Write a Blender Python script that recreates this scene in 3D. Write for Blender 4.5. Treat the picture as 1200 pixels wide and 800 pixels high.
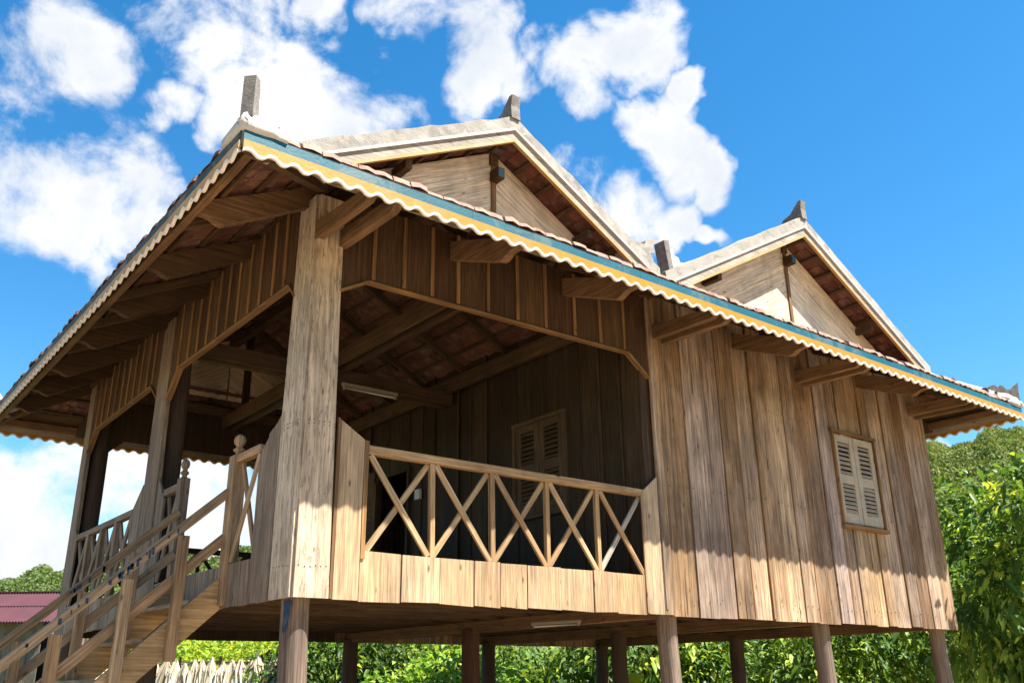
import bpy, math, random
import numpy as np
from mathutils import Vector, Matrix
random.seed(7)
rng = np.random.default_rng(7)
R = math.radians
scene = bpy.context.scene
for o in list(bpy.data.objects):
    bpy.data.objects.remove(o)

# ------------------------------------------------------------------ camera
CAM = Vector((-3.01903, -6.45453, 1.59662))
FW = Vector((0.58206711, 0.73425295, 0.34938588))
RT = Vector((0.78612607, -0.61796882, -0.01096981))
UP = Vector((-0.20785496, -0.28104651, 0.93691471))
FPX = 1068.96
cd = bpy.data.cameras.new('camera')
cd.sensor_width = 36.0
cd.lens = 36.0 * FPX / 1200.0
cd.clip_start = 0.05
cd.clip_end = 3000
cam = bpy.data.objects.new('camera', cd)
scene.collection.objects.link(cam)
cd.dof.use_dof = True
cd.dof.focus_distance = 8.6
cd.dof.aperture_fstop = 4.0
m = Matrix((RT, UP, -FW)).transposed().to_4x4()
m.translation = CAM
cam.matrix_world = m
scene.camera = cam

# ------------------------------------------------------------------ light
SUN_TRAVEL = Vector((-0.35, 0.53, -1.0)).normalized()
S = -SUN_TRAVEL
SUN_EL = math.asin(S.z)
SUN_ROT = math.atan2(S.x, S.y)
scene.view_settings.view_transform = 'Standard'
scene.view_settings.look = 'None'
scene.view_settings.gamma = 1
scene.view_settings.use_curve_mapping = False
scene.view_settings.exposure = 1.8
sd = bpy.data.lights.new('sun', 'SUN')
sd.energy = 4.6
sd.angle = R(0.5)
sd.color = (1.0, 0.94, 0.85)
sun = bpy.data.objects.new('sun', sd)
scene.collection.objects.link(sun)
sun.rotation_euler = SUN_TRAVEL.to_track_quat('-Z', 'Y').to_euler()
sd.energy = 5.0
sun.location = (20, -20, 40)

# ------------------------------------------------------------------ sky with clouds
world = bpy.data.worlds.new('World')
scene.world = world
world.use_nodes = True
wt = world.node_tree
wt.nodes.clear()


def ray(x, y):
    return (FW * FPX + RT * (x - 600) - UP * (y - 400)).normalized()


class NT:
    """short-hand for building node trees"""
    def __init__(self, tree):
        self.t = tree

    def n(self, typ, **kw):
        nd = self.t.nodes.new(typ)
        for k, v in kw.items():
            setattr(nd, k, v)
        return nd

    def link(self, a, b):
        self.t.links.new(a, b)

    def math(self, op, a, b=None, c=None, clamp=False):
        nd = self.n('ShaderNodeMath', operation=op)
        nd.use_clamp = clamp
        for i, s in enumerate((a, b, c)):
            if s is None:
                continue
            if isinstance(s, (int, float)):
                nd.inputs[i].default_value = s
            else:
                self.link(s, nd.inputs[i])
        return nd.outputs[0]

    def vmath(self, op, a, b=None, scale=None):
        nd = self.n('ShaderNodeVectorMath', operation=op)
        for i, s in enumerate((a, b)):
            if s is None:
                continue
            if isinstance(s, (tuple, list, Vector)):
                nd.inputs[i].default_value = s
            else:
                self.link(s, nd.inputs[i])
        if scale is not None:
            nd.inputs['Scale'].default_value = scale
        return nd.outputs['Value'] if op in ('DOT_PRODUCT', 'LENGTH') else nd.outputs[0]

    def noise(self, vec, scale, detail=5, rough=0.5, dist=0.0, color=False):
        nd = self.n('ShaderNodeTexNoise')
        nd.inputs['Scale'].default_value = scale
        nd.inputs['Detail'].default_value = detail
        nd.inputs['Roughness'].default_value = rough
        nd.inputs['Distortion'].default_value = dist
        if vec is not None:
            self.link(vec, nd.inputs['Vector'])
        return nd.outputs['Color'] if color else nd.outputs['Fac']

    def ramp(self, fac, stops, interp='LINEAR'):
        nd = self.n('ShaderNodeValToRGB')
        cr = nd.color_ramp
        cr.interpolation = interp
        while len(cr.elements) < len(stops):
            cr.elements.new(0.5)
        for e, (p, c) in zip(cr.elements, stops):
            e.position = p
            e.color = (*c, 1) if len(c) == 3 else c
        self.link(fac, nd.inputs['Fac'])
        return nd.outputs['Color']

    def mrange(self, v, a, b, c=0.0, d=1.0, smooth=False):
        nd = self.n('ShaderNodeMapRange')
        nd.interpolation_type = 'SMOOTHSTEP' if smooth else 'LINEAR'
        nd.inputs['From Min'].default_value = a
        nd.inputs['From Max'].default_value = b
        nd.inputs['To Min'].default_value = c
        nd.inputs['To Max'].default_value = d
        self.link(v, nd.inputs['Value'])
        return nd.outputs['Result']

    def mix(self, fac, a, b, mode='MIX'):
        nd = self.n('ShaderNodeMix', data_type='RGBA', blend_type=mode)
        for k, s in ((0, fac), (6, a), (7, b)):
            if isinstance(s, (int, float)):
                nd.inputs[k].default_value = s
            elif isinstance(s, (tuple, list)):
                nd.inputs[k].default_value = (*s, 1) if len(s) == 3 else s
            else:
                self.link(s, nd.inputs[k])
        return nd.outputs[2]

    def vscale(self, vec, sc):
        nd = self.n('ShaderNodeMapping')
        nd.inputs['Scale'].default_value = sc
        self.link(vec, nd.inputs['Vector'])
        return nd.outputs[0]


W = NT(wt)
sky = W.n('ShaderNodeTexSky', sky_type='NISHITA')
sky.sun_disc = False
sky.sun_elevation = SUN_EL
sky.sun_rotation = SUN_ROT
sky.air_density = 1.0
sky.dust_density = 0.2
sky.ozone_density = 2.5
tc = W.n('ShaderNodeTexCoord')
dirv = tc.outputs['Generated']
n1 = W.noise(dirv, 5.0, 4, 0.55, color=True)
warp = W.vmath('SCALE', W.vmath('SUBTRACT', n1, (0.5, 0.5, 0.5)), scale=0.14)
n2 = W.noise(dirv, 17.0, 3, 0.55, color=True)
warp2 = W.vmath('SCALE', W.vmath('SUBTRACT', n2, (0.5, 0.5, 0.5)), scale=0.05)
dw = W.vmath('NORMALIZE', W.vmath('ADD', W.vmath('ADD', dirv, warp), warp2))
# heaps of cumulus, each a direction in the sky (azimuth, elevation via the same lens maths) and an angular size
HEAPS = [(55, 75, 95), (0, 50, 70), (115, 92, 42), (195, 135, 38),
         (100, 245, 95), (165, 250, 70), (40, 210, 70), (125, 300, 60),
         (245, 45, 80), (320, 115, 75), (390, 135, 65), (440, 140, 45), (225, 5, 55), (270, 130, 50),
         (480, 25, 55), (555, 55, 60), (545, 110, 45), (600, 85, 40), (355, 0, 45),
         (690, 75, 55), (755, 30, 55), (700, 110, 45), (645, 60, 40), (775, 70, 45),
         (800, 170, 50), (850, 188, 34), (755, 145, 38), (820, 118, 22),
         (755, 255, 55), (805, 240, 36), (705, 215, 40), (660, 210, 35), (850, 262, 18),
         (60, 580, 95), (0, 560, 70), (140, 560, 70), (210, 600, 100), (310, 590, 90), (60, 650, 80),
         (-60, 300, 60), (-90, 640, 120), (420, 640, 120), (560, 600, 120), (-150, 120, 110), (1290, 560, 60),
         (1450, 300, 120), (1600, 600, 150), (300, -200, 140), (800, -260, 110), (-400, 400, 160), (1100, 560, 36)]
acc = None
for (x, y, r) in HEAPS:
    c = ray(x, y)
    cosr = c.dot(ray(x + r * 1.3, y))
    dt = W.vmath('DOT_PRODUCT', dw, tuple(c))
    f = W.mrange(dt, cosr, 1.0 - (1.0 - cosr) * 0.12, 0, 1)
    acc = f if acc is None else W.math('MAXIMUM', acc, f)
fine = W.noise(dirv, 9.0, 12, 0.62, 0.25)
dens = W.math('ADD', W.math('MULTIPLY', acc, 0.86), W.math('MULTIPLY', W.math('MULTIPLY', W.math('SUBTRACT', fine, 0.54), 3.1), W.mrange(acc, 0.0, 0.2, 0.3, 1.0)))
# broken wisps between the heaps
wisp = W.noise(dirv, 4.0, 9, 0.66, 0.2)
dens = W.math('ADD', dens, W.math('MULTIPLY', W.math('SUBTRACT', wisp, 0.58), 0.12))
cover = W.mrange(dens, 0.17, 0.85, 0, 1, smooth=True)
shade = W.noise(W.vmath('ADD', dirv, (0.02, -0.02, 0.06)), 7.0, 7, 0.6)
core = W.mrange(dens, 0.45, 1.0, 0, 1)
cl_val = W.mrange(W.math('SUBTRACT', shade, W.math('MULTIPLY', core, 0.12)), 0.22, 0.55, 0, 1)
ccol = W.mix(cl_val, (3.35, 3.6, 4.0), (4.9, 4.9, 4.9))
# deep tropical blue: the Nishita sky with its saturation and value adjusted
hs = W.n('ShaderNodeHueSaturation')
hs.inputs['Saturation'].default_value = 1.36
hs.inputs['Value'].default_value = 1.02
hs.inputs['Hue'].default_value = 0.493
W.link(sky.outputs[0], hs.inputs['Color'])
final = W.mix(cover, hs.outputs[0], ccol)
bg = W.n('ShaderNodeBackground')
bg.inputs['Strength'].default_value = 0.067
W.link(final, bg.inputs['Color'])
wo = W.n('ShaderNodeOutputWorld')
W.link(bg.outputs[0], wo.inputs['Surface'])

# ------------------------------------------------------------------ materials


def new_mat(name):
    mt = bpy.data.materials.new(name)
    mt.use_nodes = True
    t = mt.node_tree
    for nd in list(t.nodes):
        if nd.type != 'OUTPUT_MATERIAL' and nd.type != 'BSDF_PRINCIPLED':
            t.nodes.remove(nd)
    return mt, NT(t), t.nodes['Principled BSDF'], t.nodes['Material Output']


def attr(N, name):
    nd = N.n('ShaderNodeAttribute', attribute_name=name)
    return nd


def wood(name, stops, grain=0.5, stain=0.5, stain_col=(0.05, 0.04, 0.032), rough=0.75, patch=0.3, streak=None, streak_amt=0.0, bump=0.35, wear=0.0):
    """sawn boards: colour differs from board to board (attribute rnd), grain runs along attribute gv.y"""
    mt, N, b, out = new_mat(name)
    gv = attr(N, 'gv').outputs['Vector']
    rnd = attr(N, 'rnd').outputs['Fac']
    base = N.ramp(rnd, stops)
    g1 = N.noise(N.vscale(gv, (38, 1.1, 38)), 1.0, 6, 0.62, 0.4)
    g2 = N.noise(N.vscale(gv, (75, 3.0, 75)), 1.0, 4, 0.6)
    blot = N.noise(N.vscale(gv, (6, 1.3, 6)), 1.0, 5, 0.65, 0.6)
    gmul = N.mrange(g1, 0.34, 0.66, 1 - grain * 0.62, 1 + grain * 0.38)
    col = N.mix(1.0, base, N.n('ShaderNodeCombineColor').outputs[0], 'MULTIPLY')
    mnode = col.node
    comb = mnode.inputs[7].links[0].from_node
    for k in range(3):
        N.link(gmul, comb.inputs[k])
    fine_ = N.mrange(g2, 0.36, 0.64, 0.66, 1.2)
    comb2 = N.n('ShaderNodeCombineColor')
    for k in range(3):
        N.link(fine_, comb2.inputs[k])
    col = N.mix(1.0, col, comb2.outputs[0], 'MULTIPLY')
    sf = N.mrange(blot, 0.5, 0.78, 0, stain)
    col = N.mix(sf, col, stain_col)
    if streak:
        s1 = N.noise(N.vscale(gv, (34, 5.5, 34)), 1.0, 7, 0.72, 0.6)
        col = N.mix(N.mrange(s1, 0.51, 0.6, 0, streak_amt), col, streak)
    if wear:
        w1 = N.noise(N.vscale(gv, (3.0, 0.7, 3.0)), 1.7, 5, 0.6, 0.5)
        col = N.mix(N.mrange(w1, 0.5, 0.7, 0, wear), col, (0.38, 0.3, 0.225))
    tco_ = N.n('ShaderNodeTexCoord').outputs['Object']
    pz = N.noise(N.vscale(tco_, (1.6, 1.6, 0.8)), 1.0, 6, 0.65, 0.4)
    pm_ = N.mrange(pz, 0.34, 0.66, 1 - patch, 1 + patch * 0.55)
    comb3 = N.n('ShaderNodeCombineColor')
    for k in range(3):
        N.link(pm_, comb3.inputs[k])
    col = N.mix(1.0, col, comb3.outputs[0], 'MULTIPLY')
    # rain streaks running down the grain
    dr = N.noise(N.vscale(gv, (26, 0.55, 26)), 1.0, 4, 0.6, 0.2)
    col = N.mix(N.mrange(dr, 0.55, 0.7, 0, stain * 0.75), col, stain_col)
    # nail holes and knots
    vk = N.n('ShaderNodeTexVoronoi')
    vk.inputs['Scale'].default_value = 1.0
    N.link(N.vscale(gv, (9.0, 3.2, 9.0)), vk.inputs['Vector'])
    kn = N.mrange(vk.outputs['Distance'], 0.05, 0.13, 0.75, 0)
    col = N.mix(kn, col, (0.03, 0.02, 0.014))
    N.link(col, b.inputs['Base Color'])
    b.inputs['Roughness'].default_value = rough
    b.inputs['Specular IOR Level'].default_value = 0.25
    hgt = N.math('ADD', g1, N.math('MULTIPLY', g2, 0.4))
    bp = N.n('ShaderNodeBump')
    bp.inputs['Strength'].default_value = bump
    bp.inputs['Distance'].default_value = 0.006
    N.link(hgt, bp.inputs['Height'])
    N.link(bp.outputs[0], b.inputs['Normal'])
    return mt


def plain(name, col, var=0.25, scale=6.0, rough=0.7, dark=None, metal=0.0, bump=0.2, chip=None, chip_amt=0.0, chip_scale=14):
    mt, N, b, out = new_mat(name)
    tc_ = N.n('ShaderNodeTexCoord').outputs['Object']
    nz = N.noise(tc_, scale, 6, 0.62, 0.3)
    d = dark or tuple(c * (1 - var) for c in col)
    c = N.mix(N.mrange(nz, 0.3, 0.7, 0, 1), d, col)
    if chip:
        cz = N.noise(tc_, chip_scale, 6, 0.7, 0.4)
        c = N.mix(N.mrange(cz, 0.52, 0.6, 0, chip_amt), c, chip)
    N.link(c, b.inputs['Base Color'])
    b.inputs['Roughness'].default_value = rough
    b.inputs['Metallic'].default_value = metal
    b.inputs['Specular IOR Level'].default_value = 0.3
    n3 = N.noise(tc_, scale * 9, 4, 0.6)
    bp = N.n('ShaderNodeBump')
    bp.inputs['Strength'].default_value = bump
    bp.inputs['Distance'].default_value = 0.01
    N.link(N.math('ADD', nz, n3), bp.inputs['Height'])
    N.link(bp.outputs[0], b.inputs['Normal'])
    return mt


def leafmat(name, stops, trans=0.35, rough=0.45):
    mt, N, b, out = new_mat(name)
    rnd = attr(N, 'rnd').outputs['Fac']
    c = N.ramp(rnd, stops)
    N.link(c, b.inputs['Base Color'])
    b.inputs['Roughness'].default_value = rough
    b.inputs['Specular IOR Level'].default_value = 0.22
    tr = N.n('ShaderNodeBsdfTranslucent')
    tcol = N.mix(1.0, c, (1.45, 1.25, 0.55), 'MULTIPLY')
    N.link(tcol, tr.inputs['Color'])
    mx = N.n('ShaderNodeMixShader')
    mx.inputs[0].default_value = trans
    N.link(b.outputs[0], mx.inputs[1])
    N.link(tr.outputs[0], mx.inputs[2])
    N.link(mx.outputs[0], out.inputs['Surface'])
    return mt


M = {}
M['wall'] = wood('weathered plank', [(0.0, (0.170, 0.093, 0.048)), (0.18, (0.318, 0.196, 0.095)), (0.38, (0.254, 0.180, 0.133)), (0.54, (0.392, 0.249, 0.122)),
                                     (0.7, (0.339, 0.254, 0.207)), (0.86, (0.445, 0.302, 0.164)), (1.0, (0.201, 0.117, 0.058))], grain=0.8, stain=0.8, stain_col=(0.055, 0.036, 0.022), wear=0.4, patch=0.42)
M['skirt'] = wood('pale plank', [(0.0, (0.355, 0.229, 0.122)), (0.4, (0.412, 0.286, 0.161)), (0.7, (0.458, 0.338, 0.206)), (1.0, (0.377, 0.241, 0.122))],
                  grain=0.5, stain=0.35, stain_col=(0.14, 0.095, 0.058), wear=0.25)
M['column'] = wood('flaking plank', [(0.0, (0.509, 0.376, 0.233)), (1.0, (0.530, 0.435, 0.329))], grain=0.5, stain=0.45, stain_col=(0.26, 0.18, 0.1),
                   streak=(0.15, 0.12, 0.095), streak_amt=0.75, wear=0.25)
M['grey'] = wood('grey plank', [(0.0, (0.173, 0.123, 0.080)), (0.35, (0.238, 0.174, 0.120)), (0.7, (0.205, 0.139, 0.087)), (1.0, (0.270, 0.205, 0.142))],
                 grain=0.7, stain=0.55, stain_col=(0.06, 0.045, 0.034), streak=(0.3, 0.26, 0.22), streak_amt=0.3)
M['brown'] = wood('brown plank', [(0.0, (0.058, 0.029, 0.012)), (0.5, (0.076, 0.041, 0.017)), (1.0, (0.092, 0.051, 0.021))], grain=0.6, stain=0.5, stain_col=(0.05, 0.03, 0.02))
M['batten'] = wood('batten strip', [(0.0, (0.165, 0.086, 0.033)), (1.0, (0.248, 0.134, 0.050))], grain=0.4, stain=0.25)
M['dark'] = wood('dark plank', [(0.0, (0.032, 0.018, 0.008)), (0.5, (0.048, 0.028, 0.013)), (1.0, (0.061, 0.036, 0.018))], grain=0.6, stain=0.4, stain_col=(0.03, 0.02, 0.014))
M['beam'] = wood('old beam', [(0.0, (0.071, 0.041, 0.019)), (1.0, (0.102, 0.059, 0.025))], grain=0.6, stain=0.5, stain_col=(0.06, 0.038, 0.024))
M['bracket'] = wood('bracket timber', [(0.0, (0.148, 0.082, 0.037)), (1.0, (0.203, 0.116, 0.053))], grain=0.6, stain=0.4, stain_col=(0.06, 0.036, 0.022))
M['rail'] = wood('honey timber', [(0.0, (0.300, 0.180, 0.082)), (0.6, (0.370, 0.233, 0.111)), (1.0, (0.410, 0.275, 0.143))], grain=0.5, stain=0.35, stain_col=(0.1, 0.06, 0.035))
M['stair'] = wood('stair timber', [(0.0, (0.270, 0.165, 0.081)), (0.5, (0.340, 0.218, 0.117)), (1.0, (0.370, 0.257, 0.149))], grain=0.6, stain=0.4, stain_col=(0.12, 0.08, 0.05))
M['stringer'] = wood('golden plank', [(0.0, (0.34, 0.21, 0.09)), (1.0, (0.4, 0.26, 0.12))], grain=0.45, stain=0.35, stain_col=(0.14, 0.085, 0.04))
M['post'] = wood('round post', [(0.0, (0.136, 0.090, 0.060)), (0.5, (0.190, 0.139, 0.102)), (1.0, (0.109, 0.065, 0.042))], grain=0.8, stain=0.5, stain_col=(0.05, 0.035, 0.026), bump=0.6)
M['darkpost'] = wood('dark post', [(0.0, (0.06, 0.04, 0.028)), (1.0, (0.1, 0.062, 0.045))], grain=0.6, stain=0.5, stain_col=(0.02, 0.015, 0.012), bump=0.5)
M['redpost'] = wood('red brown post', [(0.0, (0.074, 0.032, 0.019)), (1.0, (0.084, 0.037, 0.021))], grain=0.6, stain=0.4, bump=0.5)
M['gable'] = wood('bleached board', [(0.0, (0.614, 0.432, 0.251)), (0.4, (0.732, 0.556, 0.351)), (0.7, (0.703, 0.570, 0.413)), (1.0, (0.761, 0.542, 0.300))],
                  grain=0.4, stain=0.35, stain_col=(0.3, 0.33, 0.33), wear=0.4)
M['rakeboard'] = wood('limewashed board', [(0.0, (0.308, 0.266, 0.211)), (1.0, (0.336, 0.288, 0.226))], grain=0.35, stain=0.4, stain_col=(0.3, 0.24, 0.18))
M['shutter'] = plain('grey green shutter paint', (0.37, 0.3, 0.21), 0.25, 5, chip=(0.25, 0.34, 0.33), chip_amt=0.45, chip_scale=7)
M['oldshutter'] = wood('shutter timber', [(0.0, (0.095, 0.057, 0.028)), (1.0, (0.118, 0.070, 0.035))], grain=0.4, stain=0.3)
M['teal'] = plain('teal paint', (0.001, 0.088, 0.124), 0.3, 4, rough=0.5, chip=(0.11, 0.14, 0.13), chip_amt=0.5, chip_scale=2.2)
M['yellow'] = plain('mustard paint', (0.36, 0.165, 0.004), 0.15, 4, rough=0.5, chip=(0.3, 0.17, 0.05), chip_amt=0.55, chip_scale=3.1)
M['fadedteal'] = plain('faded teal paint', (0.035, 0.062, 0.07), 0.4, 4, rough=0.7, chip=(0.2, 0.17, 0.13), chip_amt=0.5, chip_scale=2.2)
M['fadedyellow'] = plain('faded mustard paint', (0.4, 0.25, 0.09), 0.25, 4, rough=0.7, chip=(0.4, 0.31, 0.2), chip_amt=0.6, chip_scale=3)
M['white'] = plain('white paint', (0.66, 0.6, 0.53), 0.12, 8, rough=0.55, chip=(0.5, 0.42, 0.34), chip_amt=0.35, chip_scale=8)
M['cement'] = plain('lime plaster', (0.305, 0.280, 0.238), 0.3, 5, rough=0.9, bump=0.6, chip=(0.15, 0.135, 0.12), chip_amt=0.65, chip_scale=6)
M['finial'] = plain('mossy plaster', (0.216, 0.194, 0.173), 0.5, 9, rough=0.95, bump=0.7, chip=(0.1, 0.09, 0.085), chip_amt=0.75, chip_scale=16)
M['whitecement'] = plain('white plaster', (0.478, 0.451, 0.411), 0.2, 9, rough=0.9, bump=0.5, chip=(0.42, 0.38, 0.34), chip_amt=0.35, chip_scale=13)
M['void'] = plain('shutter backing', (0.02, 0.015, 0.012), 0.3, 5)
M['tube'] = plain('lamp plastic', (0.252, 0.217, 0.162), 0.1, 5, rough=0.4, bump=0.0)
M['tubeglass'] = plain('lamp glass', (0.450, 0.444, 0.399), 0.05, 5, rough=0.15, bump=0.0)
M['bluepaint'] = plain('blue paint', (0.01, 0.042, 0.1), 0.4, 20, rough=0.6, chip=(0.07, 0.075, 0.09), chip_amt=0.6)
M['palebox'] = plain('pale plastic', (0.62, 0.6, 0.56), 0.1, 5, rough=0.5, bump=0.0)
# clay tiles: colour per tile
mt, N, b, out = new_mat('clay tile')
rnd = attr(N, 'rnd').outputs['Fac']
tcol = N.ramp(rnd, [(0.0, (0.07, 0.021, 0.012)), (0.35, (0.11, 0.034, 0.017)), (0.65, (0.135, 0.046, 0.025)), (0.85, (0.15, 0.07, 0.045)), (1.0, (0.07, 0.028, 0.02))])
tco = N.n('ShaderNodeTexCoord').outputs['Object']
tz = N.noise(tco, 9, 6, 0.65)
tcol = N.mix(N.mrange(tz, 0.5, 0.75, 0, 0.55), tcol, (0.26, 0.19, 0.15))
tz2 = N.noise(tco, 3, 6, 0.7)
tcol = N.mix(N.mrange(tz2, 0.52, 0.72, 0, 0.6), tcol, (0.09, 0.05, 0.04))
N.link(tcol, b.inputs['Base Color'])
b.inputs['Roughness'].default_value = 0.85
bp = N.n('ShaderNodeBump')
bp.inputs['Strength'].default_value = 0.4
bp.inputs['Distance'].default_value = 0.01
N.link(N.noise(tco, 40, 4, 0.6), bp.inputs['Height'])
N.link(bp.outputs[0], b.inputs['Normal'])
M['tile'] = mt

M['paletile'] = plain('bleached eave tile', (0.38, 0.235, 0.18), 0.5, 11, rough=0.9, bump=0.5, chip=(0.2, 0.08, 0.05), chip_amt=0.8, chip_scale=9)
M['leaf_mid'] = leafmat('tree leaf', [(0.0, (0.028, 0.075, 0.016)), (0.4, (0.068, 0.148, 0.029)), (0.7, (0.153, 0.262, 0.038)), (0.85, (0.307, 0.427, 0.055)), (1.0, (0.460, 0.542, 0.082))], trans=0.4)
M['leaf_dark'] = leafmat('thicket leaf', [(0.0, (0.017, 0.041, 0.009)), (0.5, (0.040, 0.086, 0.014)), (0.8, (0.100, 0.173, 0.020)), (1.0, (0.224, 0.293, 0.042))], trans=0.35)
M['leaf_light'] = leafmat('sunny shrub leaf', [(0.0, (0.083, 0.215, 0.039)), (0.5, (0.187, 0.356, 0.057)), (1.0, (0.420, 0.515, 0.094))], trans=0.4)
M['leaf_lime'] = leafmat('lime shrub leaf', [(0.0, (0.149, 0.280, 0.035)), (0.5, (0.264, 0.393, 0.046)), (1.0, (0.445, 0.476, 0.069))], trans=0.45)
M['grassblade'] = leafmat('tall grass', [(0.0, (0.08, 0.16, 0.025)), (0.6, (0.16, 0.25, 0.05)), (1.0, (0.3, 0.32, 0.12))], trans=0.4)
M['forest'] = leafmat('hill forest leaf', [(0.0, (0.062, 0.104, 0.033)), (0.5, (0.130, 0.181, 0.047)), (1.0, (0.229, 0.263, 0.070))], trans=0.25, rough=0.7)
M['husk'] = leafmat('dry husk', [(0.0, (0.48, 0.4, 0.28)), (0.6, (0.6, 0.52, 0.4)), (1.0, (0.68, 0.62, 0.52))], trans=0.2, rough=0.8)
M['bark'] = plain('bark', (0.14, 0.1, 0.07), 0.5, 9, rough=0.95, bump=0.8)
M['ground'] = plain('grassy earth', (0.1, 0.14, 0.04), 0.5, 0.7, rough=0.95, chip=(0.2, 0.15, 0.1), chip_amt=0.7, chip_scale=0.4)
M['yard'] = plain('bare sandy earth', (0.355, 0.263, 0.169), 0.25, 0.6, rough=0.95, chip=(0.33, 0.23, 0.14), chip_amt=0.6, chip_scale=2.0)
M['hill'] = plain('hill undergrowth', (0.091, 0.130, 0.039), 0.4, 0.08, rough=0.95)
M['shedroof'] = plain('maroon sheet roof', (0.075, 0.022, 0.03), 0.3, 1.5, rough=0.7, bump=0.05)
M['shedwall'] = wood('shed board', [(0.0, (0.16, 0.13, 0.1)), (0.5, (0.26, 0.21, 0.17)), (1.0, (0.2, 0.15, 0.11))], grain=0.6, stain=0.5)
M['stake'] = plain('pale stake', (0.5, 0.46, 0.38), 0.3, 6, rough=0.9)
M['stick'] = wood('fence stick', [(0.0, (0.1, 0.075, 0.05)), (1.0, (0.24, 0.19, 0.14))], grain=0.6, stain=0.4)

# ------------------------------------------------------------------ mesh builder
X, Y, Z = Vector((1, 0, 0)), Vector((0, 1, 0)), Vector((0, 0, 1))


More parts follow.
